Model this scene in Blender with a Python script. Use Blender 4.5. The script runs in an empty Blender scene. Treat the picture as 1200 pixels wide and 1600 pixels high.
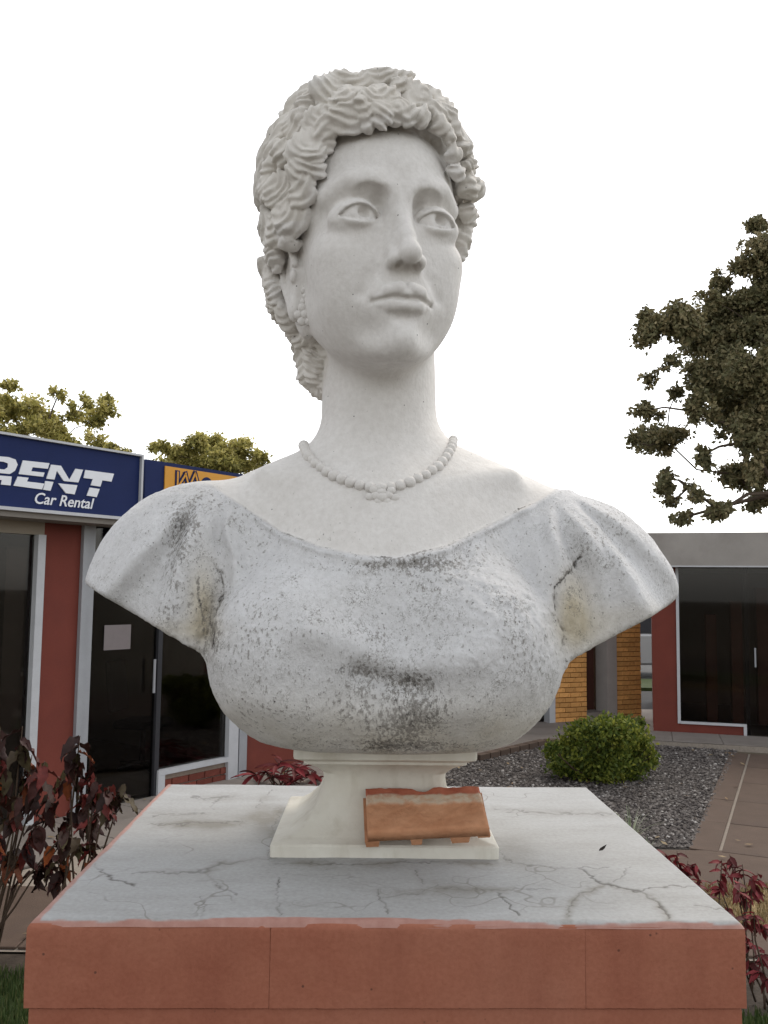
import bpy, bmesh, math, random
import numpy as np
from mathutils import Vector, Matrix

SC = bpy.context.scene
# ------------------------------------------------------------------ camera
FPX = 1400.0
CAM = np.array([0.0, 0.0, 1.9])
PITCH = math.radians(4.98)
ROLL = math.radians(0.7)
_r = np.array([1.0, 0, 0]); _u = np.array([0, -math.sin(PITCH), math.cos(PITCH)])
C_F = np.array([0, math.cos(PITCH), math.sin(PITCH)])
C_R = _r*math.cos(ROLL)+_u*math.sin(ROLL)
C_U = _u*math.cos(ROLL)-_r*math.sin(ROLL)

def ray(px, py):
    return C_F*FPX + C_R*(px-600) + C_U*(800-py)
def at(px, py, Y):
    d = ray(px, py); return CAM + d*(Y/d[1])
def ground(px, py, z=0.0):
    d = ray(px, py); return CAM + d*((z-CAM[2])/d[2])
def proj(p):
    q = np.asarray(p, float)-CAM; w = q@C_F
    return 600+FPX*(q@C_R)/w, 800-FPX*(q@C_U)/w

cd = bpy.data.cameras.new('camera'); cam = bpy.data.objects.new('camera', cd)
SC.collection.objects.link(cam); SC.camera = cam
cd.sensor_fit = 'VERTICAL'; cd.sensor_height = 36; cd.sensor_width = 27
cd.lens = 36*FPX/1600; cd.clip_start = 0.05; cd.clip_end = 2000
M = Matrix(((C_R[0], C_U[0], -C_F[0], CAM[0]), (C_R[1], C_U[1], -C_F[1], CAM[1]),
            (C_R[2], C_U[2], -C_F[2], CAM[2]), (0, 0, 0, 1)))
cam.matrix_world = M

# ------------------------------------------------------------------ light
SE, SA, SAT, DU, EX, SN = 50, 35, .18, 1.0, 1.1, 0.45
SUN_EL, SUN_AZ = math.radians(SE), math.radians(SA)      # azimuth measured from the view direction (+Y) to the right
W = bpy.data.worlds.new('World'); SC.world = W; W.use_nodes = True
nt = W.node_tree; bg = nt.nodes['Background']
sky = nt.nodes.new('ShaderNodeTexSky'); sky.sky_type = 'NISHITA'; sky.sun_disc = False
sky.sun_elevation = SUN_EL; sky.sun_rotation = SUN_AZ
sky.dust_density = DU; sky.air_density = 1.0; sky.ozone_density = 1.0
hs = nt.nodes.new('ShaderNodeHueSaturation'); hs.inputs['Saturation'].default_value = SAT
nt.links.new(sky.outputs[0], hs.inputs['Color']); wm = nt.nodes.new('ShaderNodeMix'); wm.data_type = 'RGBA'; wm.blend_type = 'MULTIPLY'; wm.inputs[0].default_value = 1.0; wm.inputs[7].default_value = (1.0, .982, .955, 1)   # warm evening haze
nt.links.new(hs.outputs[0], wm.inputs[6]); nt.links.new(wm.outputs[2], bg.inputs[0]); bg.inputs[1].default_value = 0.15
sd = bpy.data.lights.new('sun', 'SUN'); so = bpy.data.objects.new('sun', sd); SC.collection.objects.link(so)
sd.energy = SN; sd.angle = math.radians(25); sd.color = (1.0, 0.84, 0.64)
sdir = Vector((math.sin(SUN_AZ)*math.cos(SUN_EL), math.cos(SUN_AZ)*math.cos(SUN_EL), math.sin(SUN_EL)))
so.rotation_euler = sdir.to_track_quat('Z', 'Y').to_euler()
SC.view_settings.view_transform = 'Standard'; SC.view_settings.look = 'None'
SC.view_settings.exposure = EX; SC.view_settings.gamma = 1.0
SC.view_settings.use_curve_mapping = False
SC.cycles.max_bounces = 6
# ------------------------------------------------------------------ implicit sculpting
f4 = np.float32
def V3(*a): return np.array(a, f4)
def smin(a, b, k):
    h = np.maximum(k-np.abs(a-b), 0)/k
    return np.minimum(a, b)-h*h*k*0.25
def smax(a, b, k): return -smin(-a, -b, k)
def ell(P, c, r, R=None):
    q = P-V3(*c)
    if R is not None: q = q@R
    r = V3(*r); a = q/r; k0 = np.sqrt((a*a).sum(1))+1e-6; b = a/r; k1 = np.sqrt((b*b).sum(1))+1e-6
    return k0*(k0-1)/k1
def cone(P, a, b, ra, rb):
    a = V3(*a); ba = V3(*b)-a; q = P-a
    t = np.clip((q@ba)/(ba@ba), 0, 1)
    e = q-t[:, None]*ba
    return np.sqrt((e*e).sum(1))-(ra+(rb-ra)*t)
def sst(e0, e1, x):
    t = np.clip((x-e0)/(e1-e0), 0, 1); return t*t*(3-2*t)
def rotx(a):
    c, s = math.cos(a), math.sin(a); return np.array([[1, 0, 0], [0, c, -s], [0, s, c]], f4)
def roty(a):
    c, s = math.cos(a), math.sin(a); return np.array([[c, 0, s], [0, 1, 0], [-s, 0, c]], f4)
def rotz(a):
    c, s = math.cos(a), math.sin(a); return np.array([[c, -s, 0], [s, c, 0], [0, 0, 1]], f4)

# smooth value noise on a lattice, for the lumpy hand-worked surface
_rs = np.random.RandomState(5); _lat = _rs.rand(32, 32, 32).astype(f4)*2-1
def vnoise(P, s):
    q = P*s+100; i = np.floor(q).astype(np.int32); f = q-i; f = f*f*(3-2*f); i &= 31; j = (i+1) & 31
    x0, y0, z0 = i.T; x1, y1, z1 = j.T; fx, fy, fz = f.T
    L = _lat
    a = L[x0, y0, z0]*(1-fx)+L[x1, y0, z0]*fx; b = L[x0, y1, z0]*(1-fx)+L[x1, y1, z0]*fx
    c = L[x0, y0, z1]*(1-fx)+L[x1, y0, z1]*fx; d = L[x0, y1, z1]*(1-fx)+L[x1, y1, z1]*fx
    return (a*(1-fy)+b*fy)*(1-fz)+(c*(1-fy)+d*fy)*fz

# ---- head frame: centimetres of a life-size head, face towards -y, z = 0 at the eyes
HS = 0.0196
HEAD_YAW, HEAD_PITCH, HEAD_ROLL = math.radians(17), math.radians(2), math.radians(-1.6)
HR = rotz(HEAD_YAW)@rotx(HEAD_PITCH)@roty(HEAD_ROLL)       # local -> world
_eye = at(625, 341, 1.315)
HO = (_eye-(HR@np.array([0, -8.7, 0.0]))*HS).astype(f4)
def to_head(P): return ((P-HO)@HR)/HS
def from_head(p): return HO+HR@(np.array(p, f4)*HS)

# ---- curls of the hair: centre, frame, radii, swirl
CURLS = []
def hair_base(P):
    d = ell(P, (0, 0.6, 4.9), (9.15, 10.1, 10.9))
    d = smin(d, ell(P, (0, 3.6, -1.8), (8.5, 5.6, 6.3)), 2.2)
    d = smin(d, ell(P, (0, 5.2, -7.8), (5.6, 3.3, 4.6)), 2.0)
    return d
def grad(fn, p, e=0.05):
    p = np.array(p, f4)[None]; g = np.zeros(3, f4)
    for i in range(3):
        o = np.zeros(3, f4); o[i] = e; g[i] = fn(p+o)[0]-fn(p-o)[0]
    return g/np.linalg.norm(g)
def surf_from(x, z, front=True, side=0):
    """point of the hair shell found along y (front) or along x (side)"""
    if side:
        t = np.linspace(0, 11, 220).astype(f4); Q = np.stack([t*side, np.full_like(t, x), np.full_like(t, z)], 1)
    else:
        t = np.linspace(0, 12, 240).astype(f4); Q = np.stack([np.full_like(t, x), -t, np.full_like(t, z)], 1)
    d = hair_base(Q); i = np.argmax(d > 0); return Q[i]
def add_curl(p, a, b, h, ang, lam=0.42, amp=0.13, off=0.55, sink=0.25, cen=None, face=0):
    n = grad(hair_base, p); face = face if n[1]*-.93+n[2]*-.37 > .30 else 0; n = n+face*np.array([0, -.93, -.37], f4); n /= np.linalg.norm(n); up = np.array([0, 0, 1], f4) if abs(n[2]) < 0.9 else np.array([0, 1, 0], f4)
    t1 = np.cross(up, n); t1 /= np.linalg.norm(t1); t2 = np.cross(n, t1)      # t1 to the right seen from outside, t2 up
    c, s = math.cos(ang), math.sin(ang)
    U = t1*c+t2*s; Vv = -t1*s+t2*c
    ca = (cen if cen is not None else ang)-ang
    CURLS.append((np.array(p, f4)-n*sink*h, np.stack([U, Vv, n], 1).astype(f4), (a, b, h), lam, amp, (off*math.cos(ca), off*math.sin(ca)), (hash((round(float(p[0]*10)), round(float(p[2]*10)))) % 7)*0.9))
def head_ray(px, py):
    o = ((CAM.astype(f4)-HO)@HR)/HS; d = ray(px, py).astype(f4)@HR; d /= np.linalg.norm(d)
    return o, d
def hair_hit(px, py):
    o, d = head_ray(px, py); t0 = -o@d
    t = np.linspace(t0-14, t0+14, 560).astype(f4); Q = o+t[:, None]*d; v = hair_base(Q); i = np.argmax(v < 0)
    return None if v[i] >= 0 else Q[i]
def build_curls():
    rng = random.Random(11)
    D = math.radians
    # curls that frame the face, read from the photograph: px, py, size px a, b, angle (deg, direction the lock runs)
    F = [(533, 170, 32, 24, 200), (588, 164, 26, 24, 260), (622, 170, 28, 22, 230), (655, 156, 30, 26, 60), (690, 176, 20, 28, 290),
         (600, 150, 30, 22, 20), (560, 150, 26, 20, 160), (640, 140, 24, 18, 330), (540, 188, 28, 16, 195),(497, 196, 32, 26, 215), (484, 232, 32, 24, 205),
         (478, 268, 30, 20, 200), (470, 296, 30, 20, 205), (718, 212, 13, 26, 285), (732, 250, 13, 26, 275), (738, 292, 13, 26, 270),
         (740, 335, 12, 24, 268), (733, 375, 14, 24, 262), (728, 410, 14, 22, 250), (716, 440, 12, 18, 245), (705, 175, 20, 24, 300),
         (452, 340, 34, 22, 190), (440, 300, 30, 26, 225), (425, 360, 24, 26, 240), (448, 378, 26, 16, 190), (520, 150, 30, 22, 150), (480, 160, 30, 22, 215),
         (605, 122, 40, 16, 10), (560, 126, 34, 16, 190), (650, 118, 30, 18, 330), (690, 140, 22, 24, 300), (445, 240, 22, 34, 240),
         (420, 300, 18, 34, 255), (408, 250, 16, 30, 250), (455, 195, 24, 30, 225), (425, 205, 22, 28, 235),
         (680, 176, 18, 16, 90), (706, 198, 15, 16, 80), (723, 232, 13, 16, 90), (731, 262, 12, 16, 90), (735, 294, 12, 16, 90), (738, 328, 12, 16, 90), (738, 362, 12, 16, 90), (688, 200, 15, 13, 90), (701, 217, 14, 13, 85), (711, 240, 13, 13, 85), (717, 266, 12, 14, 85), (660, 186, 16, 14, 100), (570, 182, 20, 16, 90), (600, 180, 22, 16, 90), (640, 178, 18, 15, 90), (508, 206, 20, 16, 100), (490, 244, 18, 16, 100)]
    taken = []
    for px, py, a, b, ang in F:
        p = hair_hit(px, py)
        if p is None: continue
        k = .1/2.06
        swirl = (px, py) in ((622, 170), (560, 150), (655, 156), (448, 378), (718, 212))
        cen = D(rng.uniform(50, 130) if px < 600 else rng.uniform(60, 150)); vs_ = rng.uniform(.85, 1.25); a *= vs_; b *= vs_; ang += rng.uniform(-25, 25)
        add_curl(p, a*k*1.16, b*k*1.2, rng.uniform(.7, .95), D(ang), lam=rng.uniform(.52, .74), amp=rng.uniform(.17, .23), sink=.35, face=1.3 if p[2] > 3.5 else .5, off=.15 if swirl else rng.uniform(1.5, 2.3), cen=cen); taken.append(p)
    # behind and below the ear, nape, back of the head
    for k in range(1500):
        z = rng.uniform(-12.5, 12.5); th = rng.uniform(0, 2*math.pi)
        t = np.linspace(0, 13, 260).astype(f4)
        Q = np.stack([t*math.sin(th), 4.5+t*math.cos(th), np.full_like(t, z)], 1)
        v = hair_base(Q)
        if v[0] > 0: continue
        p = Q[np.argmax(v > 0)]
        if in_face(p[None])[0] < 0.35: continue
        if min(np.linalg.norm(p-q) for q in taken) < 1.75: continue
        taken.append(p)
        add_curl(p, rng.uniform(1.5, 2.4), rng.uniform(1.0, 1.4), rng.uniform(.85, 1.2), D(rng.uniform(190, 280)) if p[0] < 0 else D(rng.uniform(260, 350)),
                 sink=.5, lam=rng.uniform(.55, .85), amp=rng.uniform(.17, .24), off=rng.uniform(1.4, 3.2), cen=D(rng.uniform(40, 140)))
def in_face(P):
    """>0 outside the face opening (hair allowed), cm"""
    x = np.abs(P[:, 0]); y = P[:, 1]; z = P[:, 2]
    e = ((x/6.8)**2.7+(np.abs(z+1.6)/9.3)**2.7)**(1/2.7)
    up = (e-1)*6.3
    # below the temple the hair line runs down in front of the ear, then behind it
    bx = (y-(-1.3))                      # how far behind the sideburn
    low = np.where(z < 0.6, bx-2.6*sst(-1.0, -2.6, z), 99)
    ear = np.sqrt(((y-.2)/2.1)**2+((z+3.4)/2.9)**2)*2.1-2.1   # ear window
    side = np.where((z < 0.6), np.minimum(np.minimum(low, ear if True else ear), 9), 9)
    front = np.where(z < 0.6, side, 9)
    return np.minimum(np.where(z >= 0.6, up, front), np.where((z < .6), side, up))

def sd_ridge(P, pts, r):
    d = None
    for (a, b) in zip(pts[:-1], pts[1:]):
        e = cone(P, a[:3], b[:3], a[3]*r, b[3]*r); d = e if d is None else np.minimum(d, e)
    return d

EYE_L = dict(c=(3.15, -7.32, 0.0), R=1.42)
def face(P):
    x = P[:, 0]; A = P.copy(); A[:, 0] = np.abs(x); ax = A[:, 0]; y = P[:, 1]; z = P[:, 2]
    d = ell(A, (0, 0.4, 3.0), (7.3, 9.45, 8.3))
    d = smin(d, ell(A, (0, -3.1, -3.2), (6.0, 5.85, 7.2)), 1.5)
    d = smin(d, ell(A, (0, -3.3, -6.0), (4.98, 5.5, 4.7)), 1.8)
    d = smin(d, cone(A, (4.3, -0.6, -5.9), (1.3, -7.4, -9.3), 1.2, 1.5), 2.2)
    d = smin(d, ell(A, (0, -8.25, -9.5), (1.7, 1.75, 1.55)), 1.0)
    d = smax(d, -ell(A, (2.9, -9.8, -8.6), (.9, 1.3, 1.2)), 1.8)
    d = smin(d, ell(A, (4.0, -5.7, -2.5), (2.0, 2.2, 1.6)), 2.0)         # cheek bones
    d = smin(d, ell(A, (3.1, -5.9, -5.2), (2.3, 2.3, 2.9)), 1.8)         # cheeks
    # brow ridge
    d = smin(d, sd_ridge(A, [(0.7, -8.5, 1.7, .65), (2.2, -8.5, 2.6, .62), (3.8, -7.75, 2.85, .56), (5.2, -6.3, 2.0, .4)], 1), 1.5)
    # orbit
    d = smax(d, -ell(A, (3.2, -10.3, 0.75), (2.35, 2.75, 1.95), roty(.10)), 0.08)
    d = smax(d, -ell(A, (1.72, -10.0, 0.75), (1.0, 2.75, 1.45)), 0.45)
    d = smin(d, ell(A, (3.2, -7.2, -.1), (2.2, 1.35, 1.45)), 0.55)       # soft tissue filling the orbit
    # nose
    nose = cone(A, (0, -8.75, 0.9), (0, -10.35, -2.0), .62, .60)
    nose = smin(nose, cone(A, (0, -10.35, -2.0), (0, -11.3, -3.5), .60, .62), .3)
    nose = smin(nose, cone(A, (0, -8.0, 0.2), (0.5, -9.5, -3.4), .8, 1.0), .9)
    nose = smin(nose, ell(A, (0, -11.25, -3.6), (.66, .62, .62)), .8)
    nose = smin(nose, ell(A, (1.12, -10.05, -3.85), (.58, .98, .56), rotz(-.35)), .4)
    d = smin(d, nose, 0.75)
    d = smax(d, -ell(A, (.62, -10.55, -4.38), (.34, .66, .46), rotz(-.3)), .08)
        # muzzle and lips
    d = smin(d, ell(A, (0, -7.6, -6.5), (2.9, 2.35, 2.5)), 1.3)
    d = smax(d, -cone(A, (0, -10.75, -4.6), (0, -10.85, -5.7), .42, .45), .4)          # philtrum
    up = cone(A, (0.48, -10.04, -5.93), (1.2, -9.8, -6.08), .56, .52)
    up = smin(up, cone(A, (1.2, -9.75, -6.12), (2.4, -8.95, -6.8), .48, .18), .25)
    up = smin(up, ell(A, (0, -10.2, -6.35), (.4, .4, .36)), .25)
    lo = cone(A, (0.0, -9.76, -7.16), (1.05, -9.58, -7.12), .62, .56)
    lo = smin(lo, cone(A, (1.05, -9.58, -7.12), (2.25, -8.95, -6.88), .56, .18), .3)
    d = smin(d, up, .13); d = smin(d, lo, .2)
    mz = -6.62-.10*np.cos(ax*1.9)*sst(1.6, 0, ax)-.16*sst(.9, 2.5, ax)
    my = -10.45+.24*ax*ax
    gro = np.sqrt(((z-mz)*1.0)**2+((y-my)*.45)**2)-.15
    gro = np.maximum(gro, ax-2.45)
    d = smax(d, -gro, .16)
    d = smax(d, -ell(A, (2.75, -9.6, -6.85), (.25, .45, .3)), .6)               # corners
    d = smax(d, -ell(A, (0, -10.35, -8.05), (1.5, .9, .38)), .45)              # under the lower lip
    d = smax(d, -sd_ridge(A, [(1.8, -9.75, -3.7, .2), (2.6, -9.25, -4.9, .22), (3.1, -8.8, -6.1, .1)], .95), .9)  # nasolabial
    # eyes: ball, lids, carved iris looking to the right
    for s in (-1, 1):
        c = (3.15*s, -7.02, 0.0)
        m = (np.abs(x-c[0]) < 3.2) & (y < -4.5) & (np.abs(z) < 3)
        if not m.any(): continue
        Q = P[m]-V3(*c); u = Q[:, 0]*s; w = Q[:, 2]
        rr = np.sqrt((Q*Q).sum(1))
        ball = rr-1.72
        # gaze direction
        g = np.array([math.sin(D_GAZE[0]), -math.cos(D_GAZE[0])*math.cos(D_GAZE[1]), math.sin(D_GAZE[1])], f4); g /= np.linalg.norm(g)
        cs = (Q@g)/(rr+1e-6); an = np.arccos(np.clip(cs, -1, 1))*1.72
        ball = ball+.07*np.exp(-((an-.70)/.07)**2)
        pup = np.sqrt((Q-g*1.72)**2@np.ones(3, f4))-.44
        ball = smax(ball, -pup, .08)
        ball = ball+.30*sst(.68, .50, an)*sst(-.6, .1, w-g[2]*1.72)
        un = u/1.66
        wu = .80*np.clip(1-np.abs(un)**2.1, -1, 1)-.06*un+.0
        wl = -.50*np.clip(1-np.abs(un)**2.2, -1, 1)-.06*un
        lidu = smax(rr-2.03, wu-w, .12); lidu = smax(smax(lidu, w-(wu+.62), .1), np.abs(u)-1.75, .2)
        lidl = smax(rr-1.90, w-wl, .12); lidl = smax(smax(lidl, (wl-.45)-w, .4), np.abs(u)-1.6, .2)
        lid = np.minimum(lidu, lidl)
        dm = d[m]
        # open the tissue in front of the ball
        op = np.maximum(w-wu, wl-w); cut = smax(op, np.abs(u)-1.62, .1); cut = smax(cut, rr-2.9, .1)
        dm = smax(dm, -smax(cut, 1.0-rr, .05), .08)
        dm = smin(dm, lid, .16)
        # crease over the upper lid
        cr = np.sqrt((w-(wu+.46))**2+((rr-2.03)*.8)**2)-.06
        cr = np.maximum(cr, np.abs(u)-1.15)
        dm = smax(dm, -cr, .2)
        dm = np.minimum(dm, ball)
        d[m] = dm
    # ears
    m = (ax > 5) & (np.abs(z+2.5) < 5) & (np.abs(y-1) < 4)
    if m.any():
        Q = A[m]+V3(.45, .95, .3); dm = d[m]
        R = rotx(-.22)
        e = ell(Q, (6.95, 1.3, -2.4), (.62, 1.65, 2.9), R); e = smin(e, ell(Q, (5.6, 1.5, -3.2), (1.5, 2.6, 4.2)), .6)
        e = smin(e, ell(Q, (7.05, .55, -5.2), (.55, .85, 1.0)), .5)
        e = smax(e, -ell(Q, (7.75, 1.2, -2.5), (.55, 1.0, 1.9), R), .2)
        e = smin(e, sd_ridge(Q, [(7.2, -.3, -1.6, .3), (7.5, .2, .1, .32), (7.6, 1.7, .6, .34), (7.6, 3.0, -.6, .34), (7.5, 2.9, -2.5, .32), (7.3, 1.8, -4.2, .3), (7.2, .7, -5.3, .35)], 1), .15)
        e = smin(e, ell(Q, (7.35, -.25, -2.6), (.3, .4, .6)), .2)
        d[m] = smin(dm, e, .35)
    return d
D_GAZE = (math.radians(12), math.radians(8))

def hair(P):
    d = hair_base(P)+.75
    f = in_face(P)
    d = smax(d, -f, 1.7)
    d = d-.22*vnoise(P, 1.1)-.12*vnoise(P, 2.6)
    Wp_ = P+np.stack([vnoise(P, .55), vnoise(P+31, .55), vnoise(P+67, .55)], 1)*.42+np.stack([vnoise(P+11, 1.3), vnoise(P+41, 1.3), vnoise(P+77, 1.3)], 1)*.16
    for c, R, (a, b, h), lam, amp, off, ph in CURLS:
        q = Wp_-c; rad = max(a, b)+.9
        m = np.nonzero((np.abs(q[:, 0]) < rad) & (np.abs(q[:, 1]) < rad) & (np.abs(q[:, 2]) < rad))[0]
        if m.size == 0: continue
        q = q[m]@R
        r = np.array([a, b, h], f4); k = q/r; k0 = np.sqrt((k*k).sum(1))+1e-6; kk = k/r; k1 = np.sqrt((kk*kk).sum(1))+1e-6
        e = k0*(k0-1)/k1
        uu = q[:, 0]-off[0]; vv = q[:, 1]-off[1]
        rho = np.sqrt(uu*uu+vv*vv); th = np.arctan2(vv, uu)
        rho = rho+.08*np.sin(q[:, 0]*2.1+ph)*np.cos(q[:, 1]*1.9-ph)
        e = e+amp*(.5-.5*np.cos(2*math.pi*rho/lam+.8*th+ph))*sst(.0, .5, rho)*sst(-.75, .1, q[:, 2]/h)*(.6+.4*sst(.15, .75, rho/max(a, b)))
        d[m] = smin(d[m], e, .10)
    return d

# ---- torso in world metres
def pw(px, py, Y): return at(px, py, Y)
NX = np.array([-.60, -.40, -.28, -.16, -.04, .02, .10, .20, .28, .40, .60]); NZ = np.array([2.10, 2.10, 2.070, 1.990, 1.952, 1.950, 1.965, 2.020, 2.062, 2.1, 2.1])
NPX = [-400, 300, 330, 380, 440, 500, 560, 620, 700, 780, 840, 872, 900, 2000]; NPY = [752, 752, 757, 792, 832, 855, 868, 871, 853, 813, 783, 764, 756, 756]
def skin_side(P):
    """metres above (+) or below (-) the edge of the dress"""
    X, Y = to_plane(P); f = (np.interp(X, NPX, NPY)-Y)*P[:, 1]/FPX
    b = P[:, 2]-2.075; w = sst(1.47, 1.53, P[:, 1]); return (f*(1-w)+b*w).astype(f4)
GRO = [[(300, 880), (318, 868), (336, 882), (348, 902), (349, 930), (338, 952), (334, 985), (330, 1010)],
       [(905, 868), (893, 890), (872, 915), (863, 940), (868, 965), (880, 990), (878, 1020)]]
def seg2(X, Z, pts):
    d = None
    for (a, b) in zip(pts[:-1], pts[1:]):
        ax_, az = a; bx, bz = b; ux, uz = bx-ax_, bz-az
        t = np.clip(((X-ax_)*ux+(Z-az)*uz)/(ux*ux+uz*uz), 0, 1)
        e = np.hypot(X-ax_-t*ux, Z-az-t*uz); d = e if d is None else np.minimum(d, e)
    return d
def to_plane(P):
    """picture coordinates of points, used to read where a carved mark lies"""
    q = P-CAM.astype(f4); w = q@C_F.astype(f4)
    return 600+FPX*(q@C_R.astype(f4))/w, 800-FPX*(q@C_U.astype(f4))/w
def torso(P):
    x = P[:, 0]; y = P[:, 1]; z = P[:, 2]
    A = P.copy(); A[:, 0] = np.abs(x-.005)
    d = ell(A, (0, 1.478, 1.835), (.252, .175, .20))
    d = smin(d, ell(A, (.134, 1.382, 1.805), (.132, .130, .132)), .05)
    d = smin(d, ell(A, (0, 1.43, 1.745), (.210, .145, .100)), .06)
    d = smin(d, ell(A, (0, 1.50, 2.0), (.25, .125, .13)), .08)
    d = smin(d, cone(A, (.08, 1.52, 2.085), (.27, 1.52, 1.985), .062, .085), .05)
    d = smin(d, cone(A, (.04, 1.545, 2.105), (.24, 1.535, 2.035), .065, .04), .04)
    # neck and throat
    n = cone(P, (-.012, 1.545, 2.30), (-.010, 1.535, 2.07), .098, .102)
    d = smin(d, n, .05)
    # collar bones and pit of the throat
    d = smin(d, cone(A, (.03, 1.415, 2.045), (.20, 1.455, 2.085), .008, .008), .04)
    # dress: proud of the skin below the neckline
    sk = skin_side(P); k = sst(.004, -.004, sk)
    pl = np.sin((x*1000/11.0)+3*vnoise(P, 20))*sst(-.07, -.005, sk)*k
    d = d-.005*k-.0028*pl-.004*np.exp(-((sk+.006)/.005)**2)
    # broad folds of the bodice
    fr = y < 1.45
    X, Zp = to_plane(P)
    def fold(pts, amp, wd):
        return amp*np.exp(-(seg2(X, Zp, pts)/wd)**2)*fr
    d = d-fold([(480, 985), (560, 1010), (640, 1040), (740, 1030)], .010, 30)
    d = d+fold([(560, 1052), (620, 1068), (665, 1075)], .012, 16)
    d = d-fold([(370, 1100), (470, 1115), (600, 1130), (740, 1105)], .006, 28)
    d = d+fold([(615, 900), (612, 980)], .004, 40)
    # sleeves
    for s in (-1, 1):
        m = (x*s > .12) & (z > 1.72) & (z < 2.15)
        if not m.any(): continue
        Q = P[m]; xs = Q[:, 0]*s
        zc = 1.865 if s < 0 else 1.860
        e = ell(Q, (s*.288, 1.50, zc-.010), (.214 if s < 0 else .206, .145, .225 if s < 0 else .217))
        # fan of folds from the shoulder seam
        dx = xs-.26; dz = 2.10-Q[:, 2]; an = np.arctan2(dx, dz); rr = np.hypot(dx, dz)
        fo = np.sin(an*13+1.3*vnoise(Q, 9)+s)*sst(.05, .16, rr)
        fo2 = np.sin(an*23+2*vnoise(Q, 16))*sst(.05, .14, rr)
        e = e-(.0120*fo+.0045*fo2)*sst(-.40, -.1, an)*sst(1.05, .65, an)*sst(1.58, 1.47, Q[:, 1])
        r1, r2 = (ray(138, 917), ray(325, 1026)) if s < 0 else (ray(880, 1034), ray(1060, 938))
        nrm = np.cross(r1, r2); nrm /= np.linalg.norm(nrm); nrm = nrm if nrm[2] < 0 else -nrm
        tl = np.array([0, .03, -.0]); nrm = nrm+tl; nrm /= np.linalg.norm(nrm)
        p0 = CAM+ray(232, 972)*(1.40/ray(232, 972)[1]) if s < 0 else CAM+ray(970, 988)*(1.40/ray(970, 988)[1])
        pl = (Q-p0.astype(f4))@nrm.astype(f4)
        wob = .0025*vnoise(Q, 20)
        e = smax(e, pl+wob, .009)
        d[m] = smin(d[m], e, .018)
    # cracked seams round the armholes
    for g in GRO:
        e = seg2(X+4*vnoise(P, 60)+4*vnoise(P, 130), Zp+4*vnoise(P, 55)+3*vnoise(P, 120), g); d = d+.0065*np.exp(-(e/1.9)**2)*fr*np.clip(.75+.9*vnoise(P, 30), 0, 1)
    # recessed armpit patches
    for cx, cz, sx, wl_ in ((0, 0, -1, 26), (0, 0, 1, 34)):
        G_ = GRO[0] if sx < 0 else GRO[1]; gx = np.interp(Zp, [q[1] for q in G_[1:]] if sx < 0 else [q[1] for q in G_], [q[0] for q in G_[1:]] if sx < 0 else [q[0] for q in G_])
        dx_ = (gx-X)*(-sx)*(1 if sx < 0 else 1); dx_ = (gx-X) if sx < 0 else (X-gx)
        d = d+.0045*sst(-1, 2, dx_+3*vnoise(P, 60))*np.exp(-(np.maximum(dx_, 0)/wl_)**2)*sst(872, 890, Zp)*sst(1030, 985, Zp)*fr
    # lumpy surface
    Ps = (P@(rotx(.6)@rotz(.5)))*V3(1, .8, .6)
    rg = np.clip(.55+.9*vnoise(P, 7), .15, 1.3)
    d = d-(.0022*vnoise(P, 20)+(.0009*vnoise(P, 55)+.0016*vnoise(Ps, 120)+.0013*vnoise(Ps, 230))*rg)*k-.0008*vnoise(P, 25)*(1-k)
    # flat underside that sits on the socle
    d = smax(d, 1.655-z, .02)
    return d

def bust_sdf(P):
    hi = P[:, 2] > 2.33; d = np.empty(len(P), f4)
    if (~hi).any(): d[~hi] = torso(P[~hi])
    if hi.any(): d[hi] = np.maximum(cone(P[hi], (-.012, 1.545, 2.30), (-.010, 1.535, 2.07), .098, .102), .0)+.004*0
    m = P[:, 2] > 2.12
    if m.any():
        Q = to_head(P[m])
        near = (np.abs(Q[:, 0]) < 12) & (np.abs(Q[:, 1]) < 15) & (np.abs(Q[:, 2]) < 16)
        Qn = Q[near]
        h = face(Qn)
        hr = hair(Qn)
        df = h*HS
        idx = np.nonzero(m)[0][near]
        dd = smin(d[idx], df, .035)
        d[idx] = smin(dd, hr*HS, .0022)
    return d

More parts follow.
